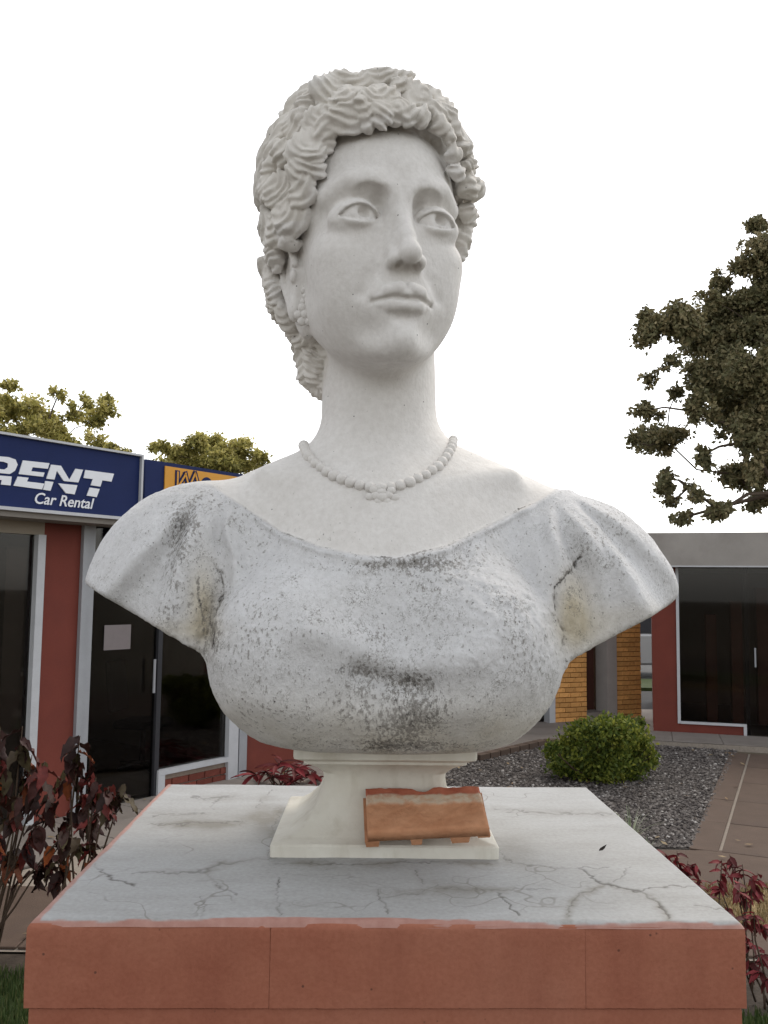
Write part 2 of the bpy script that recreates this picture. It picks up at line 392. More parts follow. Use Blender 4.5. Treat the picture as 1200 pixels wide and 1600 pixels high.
def surface_nets(F, lo, hi, h, B=4):
    lo = np.array(lo); n = np.ceil((np.array(hi)-lo)/(h*B)).astype(int)
    # coarse pass
    ax = [lo[i]+(np.arange(n[i])+.5)*h*B for i in range(3)]
    G = np.stack(np.meshgrid(*ax, indexing='ij'), -1).reshape(-1, 3).astype(f4)
    c = np.concatenate([F(G[i:i+60000]) for i in range(0, len(G), 60000)]).reshape(n)
    thr = h*B*.87+.005
    act = np.abs(c) < thr
    N = n*B+1
    D = np.where(np.repeat(np.repeat(np.repeat(c, B, 0), B, 1), B, 2) < 0, f4(-1), f4(1))
    D = np.pad(D, ((0, 1),)*3, mode='edge').astype(f4)
    A = np.zeros(N, bool)
    ii = np.argwhere(act)
    o = np.stack(np.meshgrid(*[np.arange(B+1)]*3, indexing='ij'), -1).reshape(-1, 3)
    for k in range(0, len(ii), 20000):
        v = (ii[k:k+20000, None, :]*B+o[None]).reshape(-1, 3); A[v[:, 0], v[:, 1], v[:, 2]] = True
    v = np.argwhere(A)
    for k in range(0, len(v), 60000):
        w = v[k:k+60000]; D[w[:, 0], w[:, 1], w[:, 2]] = F((lo+w*h).astype(f4))
    S = D < 0
    cnt = np.zeros(N-1, np.int8)
    sl = [slice(0, -1), slice(1, None)]
    for a in (0, 1):
        for b in (0, 1):
            for e in (0, 1): cnt += S[sl[a], sl[b], sl[e]]
    cell = np.argwhere((cnt > 0) & (cnt < 8))
    idx = np.full(N-1, -1, np.int32); idx[cell[:, 0], cell[:, 1], cell[:, 2]] = np.arange(len(cell))
    cor = {}
    for a in (0, 1):
        for b in (0, 1):
            for e in (0, 1): cor[(a, b, e)] = D[cell[:, 0]+a, cell[:, 1]+b, cell[:, 2]+e]
    acc = np.zeros((len(cell), 3)); num = np.zeros(len(cell))
    ks = list(cor)
    for p in ks:
        for axis in range(3):
            if p[axis]: continue
            q = list(p); q[axis] = 1; q = tuple(q)
            a, b = cor[p], cor[q]; cr = (a < 0) != (b < 0)
            t = np.where(cr, a/np.where(cr, a-b, 1), 0)
            pt = np.tile(np.array(p, float), (len(cell), 1)); pt[:, axis] = t
            acc += pt*cr[:, None]; num += cr
    vert = lo+(cell+acc/num[:, None])*h
    quads = []
    for axis in range(3):
        s0 = [slice(None)]*3; s1 = [slice(None)]*3; s0[axis] = slice(0, -1); s1[axis] = slice(1, None)
        X = S[tuple(s0)] != S[tuple(s1)]
        e = np.argwhere(X); u, w = (axis+1) % 3, (axis+2) % 3
        e = e[(e[:, u] > 0) & (e[:, w] > 0) & (e[:, u] < N[u]-1) & (e[:, w] < N[w]-1)]
        fl = S[e[:, 0], e[:, 1], e[:, 2]]
        def id_(du, dw):
            t = e.copy(); t[:, u] += du; t[:, w] += dw; return idx[t[:, 0], t[:, 1], t[:, 2]]
        q = np.stack([id_(-1, -1), id_(0, -1), id_(0, 0), id_(-1, 0)], 1)
        q[~fl] = q[~fl][:, ::-1]
        quads.append(q)
    quads = np.concatenate(quads); quads = quads[(quads >= 0).all(1)]
    return vert, quads

def refine(V, F, it=1):
    V = V.astype(f4)
    if len(V) > 60000: return np.concatenate([refine(V[i:i+50000], F, it) for i in range(0, len(V), 50000)])
    for _ in range(it):
        e = f4(.0006); d = F(V); g = np.stack([F(V+V3(*o))-d for o in ((e, 0, 0), (0, e, 0), (0, 0, e))], 1)/e
        n2 = (g*g).sum(1)+1e-3; st = np.clip(d/n2, -.002, .002)
        V = V-g*st[:, None]
    return V

def np_mesh(name, V, Q):
    me = bpy.data.meshes.new(name); me.vertices.add(len(V)); me.vertices.foreach_set('co', np.asarray(V, f4).ravel())
    me.loops.add(Q.size); me.loops.foreach_set('vertex_index', Q.astype(np.int32).ravel())
    me.polygons.add(len(Q)); me.polygons.foreach_set('loop_start', np.arange(0, Q.size, Q.shape[1], dtype=np.int32))
    me.polygons.foreach_set('loop_total', np.full(len(Q), Q.shape[1], np.int32)); me.update()
    me.polygons.foreach_set('use_smooth', np.ones(len(Q), bool))
    me.validate(); return me
# ------------------------------------------------------------------ helpers
COL = SC.collection
def tag(o, label=None, cat=None, group=None, kind=None):
    if label: o['label'] = label
    if cat: o['category'] = cat
    if group: o['group'] = group
    if kind: o['kind'] = kind
    return o
def link(name, me, parent=None, mat=None):
    o = bpy.data.objects.new(name, me); COL.objects.link(o)
    if parent is not None: o.parent = parent
    if mat is not None and len(me.materials) == 0: me.materials.append(mat)
    return o
def empty(name, loc, rz=0):
    o = bpy.data.objects.new(name, None); COL.objects.link(o); o.location = loc; o.rotation_euler = (0, 0, rz); o.empty_display_size = .1
    return o
def inst(o, parent, loc=None, rot=None, scale=None):
    c = o.copy(); COL.objects.link(c); c.parent = parent
    if loc is not None: c.location = loc
    if rot is not None: c.rotation_euler = rot
    if scale is not None: c.scale = scale
    return c
class MB:
    def __init__(s): s.v = []; s.f = []; s.smooth = False
    def box(s, x0, x1, y0, y1, z0, z1, bevel=0):
        b = len(s.v)
        s.v += [(x, y, z) for z in (z0, z1) for y in (y0, y1) for x in (x0, x1)]
        s.f += [tuple(b+i for i in q) for q in ((0, 2, 3, 1), (4, 5, 7, 6), (0, 1, 5, 4), (2, 6, 7, 3), (0, 4, 6, 2), (1, 3, 7, 5))]
        return s
    def face(s, pts):
        b = len(s.v); s.v += [tuple(p) for p in pts]; s.f.append(tuple(range(b, b+len(pts)))); return s
    def prism(s, pts, d):
        """pts: list of 3-D points of a flat outline, d: extrusion vector"""
        b = len(s.v); n = len(pts); d = np.array(d)
        s.v += [tuple(np.array(p)) for p in pts]+[tuple(np.array(p)+d) for p in pts]
        s.f.append(tuple(b+i for i in range(n))[::-1]); s.f.append(tuple(b+n+i for i in range(n)))
        for i in range(n): j = (i+1) % n; s.f.append((b+i, b+j, b+n+j, b+n+i))
        return s
    def tube(s, pts, rs, n=6, cap=True):
        pts = [np.array(p, float) for p in pts]; b = len(s.v)
        for i, p in enumerate(pts):
            t = pts[min(i+1, len(pts)-1)]-pts[max(i-1, 0)]; t = t/(np.linalg.norm(t)+1e-9)
            a = np.cross(t, (0, 0, 1)); 
            if np.linalg.norm(a) < .1: a = np.cross(t, (1, 0, 0))
            a /= np.linalg.norm(a); c = np.cross(t, a); r = rs[i] if hasattr(rs, '__len__') else rs
            for k in range(n):
                th = 2*math.pi*k/n; s.v.append(tuple(p+r*(a*math.cos(th)+c*math.sin(th))))
        for i in range(len(pts)-1):
            for k in range(n):
                j = (k+1) % n; s.f.append((b+i*n+k, b+i*n+j, b+(i+1)*n+j, b+(i+1)*n+k))
        if cap:
            s.f.append(tuple(b+k for k in range(n))[::-1]); s.f.append(tuple(b+(len(pts)-1)*n+k for k in range(n)))
        return s
    def ball(s, c, r, nu=10, nv=6):
        b = len(s.v); r = r if hasattr(r, '__len__') else (r, r, r)
        for i in range(nv+1):
            ph = math.pi*i/nv
            for k in range(nu):
                th = 2*math.pi*k/nu; s.v.append((c[0]+r[0]*math.sin(ph)*math.cos(th), c[1]+r[1]*math.sin(ph)*math.sin(th), c[2]+r[2]*math.cos(ph)))
        for i in range(nv):
            for k in range(nu):
                j = (k+1) % nu; s.f.append((b+i*nu+k, b+(i+1)*nu+k, b+(i+1)*nu+j, b+i*nu+j))
        return s
    def mesh(s, name, smooth=False, bevel=0):
        me = bpy.data.meshes.new(name); me.from_pydata([tuple(map(float, p)) for p in s.v], [], s.f); me.update()
        bm = bmesh.new(); bm.from_mesh(me)
        if bevel:
            bmesh.ops.bevel(bm, geom=bm.edges[:], offset=bevel, segments=1, affect='EDGES', profile=.5, clamp_overlap=True)
        bmesh.ops.recalc_face_normals(bm, faces=bm.faces[:]); bm.to_mesh(me); bm.free()
        if smooth: me.polygons.foreach_set('use_smooth', [True]*len(me.polygons))
        return me
    def build(s, name, mat, parent=None, smooth=False, bevel=0):
        return link(name, s.mesh(name, smooth, bevel), parent, mat)

def new_mat(name, rough=.85, spec=.3):
    m = bpy.data.materials.new(name); m.use_nodes = True; t = m.node_tree; p = t.nodes['Principled BSDF']
    p.inputs['Roughness'].default_value = rough; p.inputs['Specular IOR Level'].default_value = spec
    return m, t, p
def N(t, kind, **kw):
    n = t.nodes.new(kind)
    for k, v in kw.items():
        if k in n.inputs: n.inputs[k].default_value = v
        else: setattr(n, k, v)
    return n
def ramp(t, src, stops):
    r = t.nodes.new('ShaderNodeValToRGB'); e = r.color_ramp.elements
    while len(e) > 1: e.remove(e[-1])
    e[0].position = stops[0][0]; c = stops[0][1]; e[0].color = (*c, 1) if hasattr(c, '__len__') else (c, c, c, 1)
    for p, c in stops[1:]:
        k = e.new(p); k.color = (*c, 1) if hasattr(c, '__len__') else (c, c, c, 1)
    t.links.new(src, r.inputs[0]); return r.outputs[0]
def mix(t, fac, a, b, mode='MIX'):
    m = t.nodes.new('ShaderNodeMix'); m.data_type = 'RGBA'; m.blend_type = mode
    for s, v in ((m.inputs[0], fac), (m.inputs[6], a), (m.inputs[7], b)):
        if isinstance(v, (int, float)): s.default_value = v
        elif isinstance(v, tuple): s.default_value = (*v, 1)
        else: t.links.new(v, s)
    return m.outputs[2]
def bump(t, h, strength, dist=.01, prev=None):
    b = t.nodes.new('ShaderNodeBump'); b.inputs['Strength'].default_value = strength; b.inputs['Distance'].default_value = dist
    t.links.new(h, b.inputs['Height'])
    if prev is not None: t.links.new(prev, b.inputs['Normal'])
    return b.outputs[0]
def coords(t, scale=(1, 1, 1), kind='Object'):
    tc = t.nodes.new('ShaderNodeTexCoord'); mp = t.nodes.new('ShaderNodeMapping'); mp.inputs['Scale'].default_value = scale
    t.links.new(tc.outputs[kind], mp.inputs[0]); return mp.outputs[0]
def noise(t, vec, scale, detail=6, rough=.6):
    n = t.nodes.new('ShaderNodeTexNoise'); n.inputs['Scale'].default_value = scale; n.inputs['Detail'].default_value = detail; n.inputs['Roughness'].default_value = rough
    t.links.new(vec, n.inputs['Vector']); return n.outputs['Fac']
def basic(name, col, rough=.85, var=.25, scale=6, bmp=.15, fine=120, spec=.3, dirt=None, rnd=0):
    m, t, p = new_mat(name, rough, spec); v = coords(t)
    n = noise(t, v, scale); f = noise(t, v, fine, 3)
    lo = tuple(c*(1-var) for c in col); hi = tuple(min(1, c*(1+var)) for c in col)
    c = ramp(t, n, [(.3, lo), (.7, hi)])
    c = mix(t, .35, c, ramp(t, f, [(.35, tuple(x*(1-var*1.3) for x in col)), (.65, hi)]))
    if dirt: c = mix(t, ramp(t, noise(t, v, scale*.6, 8), [(.5, 0.0), (.72, .8)]), c, dirt)
    if rnd:
        oi = t.nodes.new('ShaderNodeObjectInfo'); c = mix(t, 1.0, c, ramp(t, oi.outputs['Random'], [(0, 1-rnd), (1, 1+rnd*.6)]), 'MULTIPLY')
    t.links.new(c, p.inputs['Base Color'])
    if bmp: t.links.new(bump(t, f, bmp, .004), p.inputs['Normal'])
    return m

# ------------------------------------------------------------------ materials
M_RED = basic('red_painted_plaster', (.165, .040, .028), var=.12, scale=2.5, fine=90, dirt=(.12, .032, .025), bmp=.2)
M_BEIGE = basic('beige_plaster', (.30, .26, .21), var=.1, scale=3)
M_ALU = basic('grey_aluminium', (.30, .31, .33), rough=.5, var=.08, scale=8, spec=.5, bmp=.05)
M_WHITEM = basic('white_painted_frame', (.47, .48, .50), rough=.55, var=.08, scale=9, bmp=.05)
M_DARKM = basic('dark_metal', (.03, .03, .035), rough=.5, var=.2)
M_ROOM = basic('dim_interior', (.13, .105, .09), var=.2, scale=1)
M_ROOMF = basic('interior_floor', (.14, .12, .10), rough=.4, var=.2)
M_RBRICK = basic('red_brick', (.20, .055, .038), var=.25, scale=14, rnd=.3, bmp=.4)
M_MORTAR = basic('mortar', (.26, .21, .17), var=.15, scale=20, bmp=.4)
M_YBRICK = basic('sun_toned_ochre_brick', (.70, .36, .12), var=.22, scale=9, rnd=.22, bmp=.5, dirt=(.34, .14, .04))  # yellow brick, with the glow of sunlight mixed into its colour
M_YMORTAR = basic('ochre_mortar', (.22, .11, .035), var=.2, scale=20, bmp=.4)
M_CONC = basic('concrete_fascia', (.30, .28, .26), var=.14, scale=2.2, dirt=(.19, .17, .155), bmp=.3)
M_PAVE = basic('grey_pavement', (.23, .205, .185), var=.14, scale=2.5, bmp=.3, dirt=(.15, .13, .115))
M_PAVEL = basic('sun_toned_paving', (.55, .50, .44), var=.1, scale=2)  # pale because the sunlight on this paving is put into its colour
M_TILE = basic('brown_paving', (.105, .073, .056), var=.25, scale=3, fine=160, bmp=.6, rnd=.10, dirt=(.075, .055, .045))
M_JOINT = basic('pale_joint', (.30, .26, .22), var=.2, scale=30)
M_SOIL = basic('soil', (.055, .042, .032), var=.4, scale=14, fine=60, bmp=.9)
M_GROUND = basic('dry_ground', (.12, .10, .07), var=.3, scale=1.2, fine=40, bmp=.6)
M_LAWN = basic('lawn', (.05, .075, .022), var=.35, scale=9, fine=120, bmp=.8)
M_STRAW = basic('dry_grass', (.30, .22, .11), var=.35, scale=12, fine=110, bmp=.9)
M_ROAD = basic('asphalt', (.06, .06, .06), var=.2, scale=4, bmp=.4)
M_BLUE = basic('blue_sign_face', (.010, .020, .085), rough=.6, var=.12, scale=3, spec=.15, bmp=.02)
M_ORANGE = basic('orange_sign_face', (.62, .29, .03), rough=.5, var=.08, scale=3, bmp=.02)
M_LETTER = basic('white_letters', (.72, .74, .78), rough=.5, var=.03, bmp=0)
M_PAPER = basic('paper', (.20, .175, .175), var=.05, scale=20, bmp=0)
M_BARK = basic('bark', (.10, .075, .055), var=.35, scale=10, fine=60, bmp=.8)

def glass_mat():
    m, t, p = new_mat('tinted_glass', .03, .5)
    out = t.nodes['Material Output']
    tr = N(t, 'ShaderNodeBsdfTransparent'); tr.inputs[0].default_value = (.62, .60, .58, 1)
    gl = N(t, 'ShaderNodeBsdfGlossy'); gl.inputs['Roughness'].default_value = .03; gl.inputs[0].default_value = (.8, .8, .8, 1)
    fr = N(t, 'ShaderNodeFresnel'); fr.inputs[0].default_value = 1.35
    ms = N(t, 'ShaderNodeMixShader'); t.links.new(fr.outputs[0], ms.inputs[0]); t.links.new(tr.outputs[0], ms.inputs[1]); t.links.new(gl.outputs[0], ms.inputs[2])
    t.links.new(ms.outputs[0], out.inputs[0]); return m
M_GLASS = glass_mat()

def leaf_mat(name, cols, rough=.6, trans=.25, attr=True):
    m, t, p = new_mat(name, rough, .3)
    if attr:
        a = t.nodes.new('ShaderNodeAttribute'); a.attribute_name = 'tone'; src = a.outputs['Fac']
    else:
        a = t.nodes.new('ShaderNodeObjectInfo'); src = a.outputs['Random']
    n = len(cols); c = ramp(t, src, [(i/(n-1), cc) for i, cc in enumerate(cols)])
    v = coords(t); c = mix(t, .35, c, mix(t, 1.0, c, ramp(t, noise(t, v, 30, 3), [(.35, .45), (.65, 1.35)]), 'MULTIPLY'))
    t.links.new(c, p.inputs['Base Color'])
    tl = N(t, 'ShaderNodeBsdfTranslucent'); t.links.new(c, tl.inputs[0])
    ms = N(t, 'ShaderNodeMixShader'); ms.inputs[0].default_value = trans
    t.links.new(p.outputs[0], ms.inputs[1]); t.links.new(tl.outputs[0], ms.inputs[2]); t.links.new(ms.outputs[0], t.nodes['Material Output'].inputs[0])
    return m

# ------------------------------------------------------------------ ground
def sheet(name, pts, z, mat, kind='structure', label=None, thick=0):
    mb = MB()
    P = [(p[0], p[1], z) for p in pts]
    if thick: mb.prism([(p[0], p[1], z-thick) for p in pts], (0, 0, thick))
    else: mb.face(P)
    o = mb.build(name, mat); o['kind'] = kind
    if label: o['label'] = label
    return o
sheet('ground', [(-400, -200), (400, -200), (400, 900), (-400, 900)], -.03, M_GROUND)
EL = np.array([.579, .815]); NL = np.array([.815, -.579]); OL = np.array([-2.05, 8.3])
ER = np.array([.959, -.283]); NR = np.array([-.283, -.959]); OR_ = np.array([3.65, 12.3])
def L2(t, o): return OL+EL*t+NL*o
def R2(t, o): return OR_+ER*t+NR*o
sheet('soil', [(-7, -3), (7, -3), (7, 4.85), (-7, 4.85)], -.012, M_SOIL)
sheet('road', [(-60, 14.9), (60, 14.9), (60, 17.7), (-60, 17.7)], .0, M_ROAD)
sheet('verge', [(-60, 17.75), (60, 17.75), (60, 19.6), (-60, 19.6)], .06, M_LAWN, thick=.1)
sheet('far_road', [(-60, 19.65), (60, 19.65), (60, 27), (-60, 27)], .0, M_ROAD)
sheet('rear_pavement', [(1.07, 10.28), (2.02, 11.39), (3.35, 11.62), (3.6, 12.2), (8, 12.6), (8, 14.8), (-3.2, 14.8), (-1.2, 9.6), (-.2, 9.6)], .012, M_PAVE)
sheet('sun_toned_pavement', [(3.3, 12.3), (4.6, 12.9), (5.2, 14.8), (3.6, 14.8), (3.95, 13.6)], .018, M_PAVEL)  # patch of sunlight on the ground, painted as a paler sheet
# pale walk beside the left building, in slabs
def slabs(parent, org, e, n, t0, t1, dt, o0, o1, do, z, mat, gap=.008, th=.05, rs=3, keep=None):
    rng = random.Random(rs); first = None; org = np.array(org); ang = math.atan2(e[1], e[0])
    sx, sy = dt-gap, do-gap
    a = t0
    while a < t1-1e-6:
        b = o0
        while b < o1-1e-6:
            c = org+np.array(e)*(a+dt/2)+np.array(n)*(b+do/2)
            if keep is None or keep(c):
                if first is None:
                    first = MB().box(-sx/2, sx/2, -sy/2, sy/2, -th, 0).build('slab', mat, parent, bevel=.003); ob = first
                else: ob = inst(first, parent)
                ob.location = (c[0], c[1], z+rng.uniform(-.0015, .0015)); ob.rotation_euler = (rng.uniform(-.001, .001), rng.uniform(-.001, .001), ang)
            b += do
        a += dt
w = sheet('walk_bed', [L2(-9, .0), L2(-9, .93), L2(2.4, .93), L2(2.4, 0)], .006, M_JOINT)
slabs(w, OL, EL, NL, -6.0, 2.4, .7, .0, .93, .465, .022, M_PAVE, th=.014)
w = sheet('paving_bed', [(-7, 4.86), (7, 4.86), (7, 6.98), (-7, 6.98)], -.004, M_JOINT)
def left_keep(c): return (c-OL)@NL > 1.35
slabs(w, (0, 4.88), (1, 0), (0, 1), -6.65, 6.6, .95, 0, 1.94, .97, .012, M_TILE, gap=.010, th=.014, keep=left_keep)
# diagonal path to the right-hand building
ED = np.array([.418, .908]); ND = np.array([.908, -.418]); OD = np.array([2.30, 6.86])
def D2(a, o): return OD+ED*a+ND*o
w = sheet('path_bed', [D2(0, 0), D2(4.6, 0), D2(4.0, 2.7), D2(-1.2, 2.7)], .0, M_JOINT)
slabs(w, OD, ED, ND, 0, 4.5, .9, 0, .205, .205, .016, M_TILE, gap=.002, th=.012, rs=4)
slabs(w, OD, ED, ND, 0, 4.5, .9, .225, 2.9, .9, .016, M_TILE, gap=.010, th=.012, rs=5, keep=lambda c: c[1] > 6.9)
# walk in front of the right-hand building
w = sheet('doorstep_bed', [R2(-.35, 0), R2(-.35, .80), R2(4.5, .80), R2(4.5, 0)], .04, M_JOINT, thick=.08)
slabs(w, OR_, ER, NR, -.35, 4.5, .6, .0, .8, .8, .056, M_PAVE, gap=.006, th=.014)
# gravel bed with real stones
GP = [(-.75, 6.88), (-.55, 9.2), (.3, 9.9), (1.07, 10.2), (2.02, 11.3), (3.30, 11.45), (4.34, 11.12), (2.33, 6.88)]
sheet('gravel_bed', GP, .004, basic('gravel_base', (.075, .065, .06), var=.5, scale=40, fine=90, bmp=1))
def inside(p, poly):
    c = False; n = len(poly)
    for i in range(n):
        a, b = poly[i], poly[i-1]
        if (a[1] > p[1]) != (b[1] > p[1]) and p[0] < (b[0]-a[0])*(p[1]-a[1])/(b[1]-a[1])+a[0]: c = not c
    return c
def gravel():
    rng = np.random.RandomState(3); V = []; F = []; T = []
    base = np.array([(1, 0, 0), (-1, 0, 0), (0, 1, 0), (0, -1, 0), (0, 0, 1), (0, 0, -1)], float)
    fc = np.array([(0, 2, 4), (2, 1, 4), (1, 3, 4), (3, 0, 4), (2, 0, 5), (1, 2, 5), (3, 1, 5), (0, 3, 5)])
    pts = []
    while len(pts) < 21000:
        p = (rng.uniform(-.8, 4.4), 6.9+4.6*rng.rand()**1.25)
        if inside(p, GP): pts.append(p)
    for p in pts:
        s = rng.uniform(.010, .024); q = base*rng.uniform(.6, 1.2, (6, 1))*s*np.array([1, 1, .6])
        a = rng.rand()*6.28; c, s_ = math.cos(a), math.sin(a); q = q@np.array([[c, s_, 0], [-s_, c, 0], [0, 0, 1]])
        b = len(V)*6; V.append(q+np.array([p[0], p[1], .008+rng.rand()*.006])); F.append(fc+b); T.append(np.full(6, rng.rand()))
    V = np.concatenate(V); F = np.concatenate(F); me = np_mesh('gravel', V, F)
    me.polygons.foreach_set('use_smooth', np.zeros(len(F), bool))
    at_ = me.attributes.new('tone', 'FLOAT', 'POINT'); at_.data.foreach_set('value', np.concatenate(T).astype(f4))
    m, t, p = new_mat('gravel_stone', .85); a = N(t, 'ShaderNodeAttribute', attribute_name='tone')
    t.links.new(ramp(t, a.outputs['Fac'], [(0, (.035, .03, .03)), (.35, (.09, .078, .072)), (.7, (.14, .125, .115)), (.93, (.20, .18, .165)), (1, (.42, .40, .38))]), p.inputs['Base Color'])
    o = link('gravel', me, None, m); tag(o, 'grey and brown loose gravel filling the bed behind the pedestal', 'gravel', kind='stuff')
gravel()
# dark edging of the gravel bed
k = empty('bed_edging', (0, 0, 0)); tag(k, 'low dark brown edging along the far side of the gravel bed', 'edging')
first = None; E_ = [(.3, 9.92), (1.07, 10.24), (2.02, 11.35), (3.3, 11.5)]
for (a, b) in zip(E_[:-1], E_[1:]):
    a = np.array(a); b = np.array(b); L = np.linalg.norm(b-a); n = max(1, round(L/.2)); d = (b-a)/L
    for i in range(n):
        c = a+d*(i+.5)*L/n
        if first is None: first = MB().box(-.094, .094, -.05, .05, 0, .075).build('edging_brick', M_TILE, k, bevel=.004); ob = first
        else: ob = inst(first, k)
        ob.location = (c[0], c[1], 0); ob.rotation_euler = (0, 0, math.atan2(d[1], d[0]))
# dry grass patch on the right
sheet('straw_patch', [(1.95, 5.25), (2.6, 5.35), (3.6, 5.6), (3.6, 6.15), (2.7, 6.05), (2.15, 5.75)], .018, M_STRAW)

def blades(name, region, n, h, mat, seed=1, lean=.5, w=.003, label='', cat='grass'):
    rng = np.random.RandomState(seed); x0, x1, y0, y1 = region[:4]; z0 = region[4] if len(region) > 4 else 0
    p = np.stack([rng.uniform(x0, x1, n), rng.uniform(y0, y1, n), np.full(n, z0)], 1); a = rng.rand(n)*6.28
    d = np.stack([np.cos(a), np.sin(a), np.zeros(n)], 1); s = np.stack([-np.sin(a), np.cos(a), np.zeros(n)], 1)
    hh = h*rng.uniform(.5, 1.2, n)[:, None]; l = lean*rng.rand(n)[:, None]
    V = np.stack([p-s*w, p+s*w, p+s*w*.7+np.array([0, 0, .6])*hh+d*hh*l*.4, p-s*w*.7+np.array([0, 0, .6])*hh+d*hh*l*.4, p+np.array([0, 0, 1.])*hh+d*hh*l], 1).reshape(-1, 3)
    b = np.arange(n)[:, None]*5; F = np.concatenate([b+[0, 1, 2], b+[0, 2, 3], b+[3, 2, 4]])
    me = np_mesh(name, V, F); t = me.attributes.new('tone', 'FLOAT', 'POINT'); t.data.foreach_set('value', np.repeat(rng.rand(n), 5).astype(f4))
    o = link(name, me, None, mat); tag(o, label, cat, kind='stuff'); return o
M_GRASS = leaf_mat('grass_blade', [(.035, .06, .015), (.06, .10, .025), (.12, .13, .05)])
M_DRYG = leaf_mat('straw_blade', [(.20, .14, .06), (.36, .27, .13), (.15, .12, .05)])
sheet('lawn_left', [(-7, 1.5), (-.75, 1.5), (-.75, 4.55), (-7, 4.55)], -.006, M_LAWN)
sheet('lawn_right', [(.75, 1.5), (7, 1.5), (7, 4.25), (.75, 4.25)], -.006, M_LAWN)
blades('grass', (-2.8, -1.0, 3.4, 4.6), 14000, .05, M_GRASS, 1, label='short green grass growing left of the pedestal')
blades('grass', (1.0, 2.6, 3.2, 4.25), 9000, .05, M_GRASS, 2, label='short green grass growing right of the pedestal')
blades('straw', (1.95, 3.4, 5.25, 6.0, .018), 5000, .04, M_DRYG, 3, lean=1.5, label='dry yellow grass patch on the brown paving right of the pedestal', cat='dry grass')

# ------------------------------------------------------------------ left building
def wall_hit(O, Nn, E, off, px, py):
    """ray of the photograph against a vertical wall plane -> (t along wall, z)"""
    d = ray(px, py); n3 = np.array([Nn[0], Nn[1], 0]); o3 = np.array([O[0], O[1], 0])+n3*off
    s = ((o3-CAM)@n3)/(d@n3); p = CAM+d*s; return float((p[:2]-O)@E), float(p[2])
def WL(px, py, off=0): return wall_hit(OL, NL, EL, off, px, py)
def WR(px, py, off=0): return wall_hit(OR_, NR, ER, off, px, py)
# local frame of the left building: x along the wall, y = inward, z up
angL = math.atan2(EL[1], EL[0])
LB = empty('shop_building', (OL[0], OL[1], 0), angL)
tag(LB, 'low red-walled shop building with dark glass front on the left, under blue signboards', 'building')
xA = WL(52, 950)[0]; xB = WL(64, 950)[0]; xC = WL(118, 1050)[0]; xD = WL(139, 1050)[0]; xE = WL(243, 1230)[0]; xF = WL(255, 1225)[0]; xG = WL(354, 1150)[0]; xH = WL(371, 1150)[0]; xI = WL(382, 1190)[0]
zt = 2.50; RZ = 2.62
MB().box(-9, xA-1.9, 0, .2, 0, RZ).build('wall', M_RED, LB)
MB().box(xA-1.9, xB, -.002, .2, WL(20, 833)[1], RZ).build('lintel', M_BEIGE, LB)
MB().box(xB, xC, 0, .2, 0, RZ).build('pier', M_RED, LB)
MB().box(xC, xH+.02, 0, .2, zt, RZ).build('lintel', M_RED, LB)
MB().box(xI, xI+.9, 0, .2, 0, RZ).build('pier', M_RED, LB)
w0 = WL(440, 1168)[1]
MB().box(xI+.9, xI+2.4, 0, .2, 0, max(.3, w0)).build('wall', M_RED, LB)
MB().box(xI+.88, xI+2.42, -.03, .06, max(.3, w0), max(.3, w0)+.035).build('window_sill', M_WHITEM, LB)
MB().box(xI+2.4, xI+2.8, 0, .2, 0, RZ).build('pier', M_RED, LB)
MB().box(xI+.9, xI+2.4, 0, .2, 2.1, RZ).build('lintel', M_RED, LB)
MB().box(xI+.9, xI+2.4, .08, .09, max(.3, w0)+.035, 2.1).build('window_pane', M_GLASS, LB)
# interior
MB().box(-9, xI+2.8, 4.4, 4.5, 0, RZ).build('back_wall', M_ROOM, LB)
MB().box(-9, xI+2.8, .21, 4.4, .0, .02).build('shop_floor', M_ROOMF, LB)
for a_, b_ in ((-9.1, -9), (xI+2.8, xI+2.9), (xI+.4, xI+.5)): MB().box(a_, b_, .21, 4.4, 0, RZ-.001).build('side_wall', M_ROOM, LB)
MB().box(-9.3, xI+3.0, -.035, 4.7, RZ, RZ+.14).build('roof', M_CONC, LB)
# shop front: frames and panes
MB().box(xA-1.9, xA-1.84, -.03, .05, 0, WL(20, 833)[1]).build('window_frame', M_WHITEM, LB)
f = MB().box(xA, xB, -.03, .05, 0, WL(20, 833)[1]).build('window_frame', M_WHITEM, LB)
MB().box(xA-1.84, xA, .03, .04, .05, WL(20, 833)[1]).build('window_pane', M_GLASS, f)
xm = WL(20, 1000)[0]
MB().box(xm-.05, xm+.12, .06, 1.0, .02, 2.2).build('cabinet', basic('dark_cabinet', (.10, .085, .075), var=.15), f)
MB().box(xC, xC+(xD-xC)*.38, -.04, .06, 0, zt).build('door_frame', M_ALU, LB)
f = MB().box(xC+(xD-xC)*.46, xD, -.02, .07, 0, zt).build('door_frame', M_ALU, LB)
MB().box(xD, xE, .02, .032, .02, zt).build('door_pane', M_GLASS, f)
MB().box(xE-.03, xE+.02, -.01, .05, .02, zt).build('door_stile', M_DARKM, f)
MB().tube([(xE-.10, -.05, .95), (xE-.10, -.05, 1.25)], .012).build('door_handle', M_ALU, f)
s0 = WL(255, 1208)[1]
MB().box(xG, xH-.02, -.035, .06, s0-.3, zt).build('window_jamb', M_WHITEM, LB)
MB().box(xE, xF-.01, -.034, .06, 0, s0-.011).build('window_jamb', M_WHITEM, LB)
f = MB().box(xE, xG-.001, -.035, .06, s0-.01, s0+.035).build('window_sill', M_WHITEM, LB)
MB().box(xE, xG, .02, .03, s0+.03, zt).build('window_pane', M_GLASS, f)
MB().box(xH, xI, -.03, .05, 0, zt).build('downpipe', M_ALU, LB)
MB().box(xH-.02, xH, .03, .1, 0, zt).build('gap_strip', M_DARKM, LB)
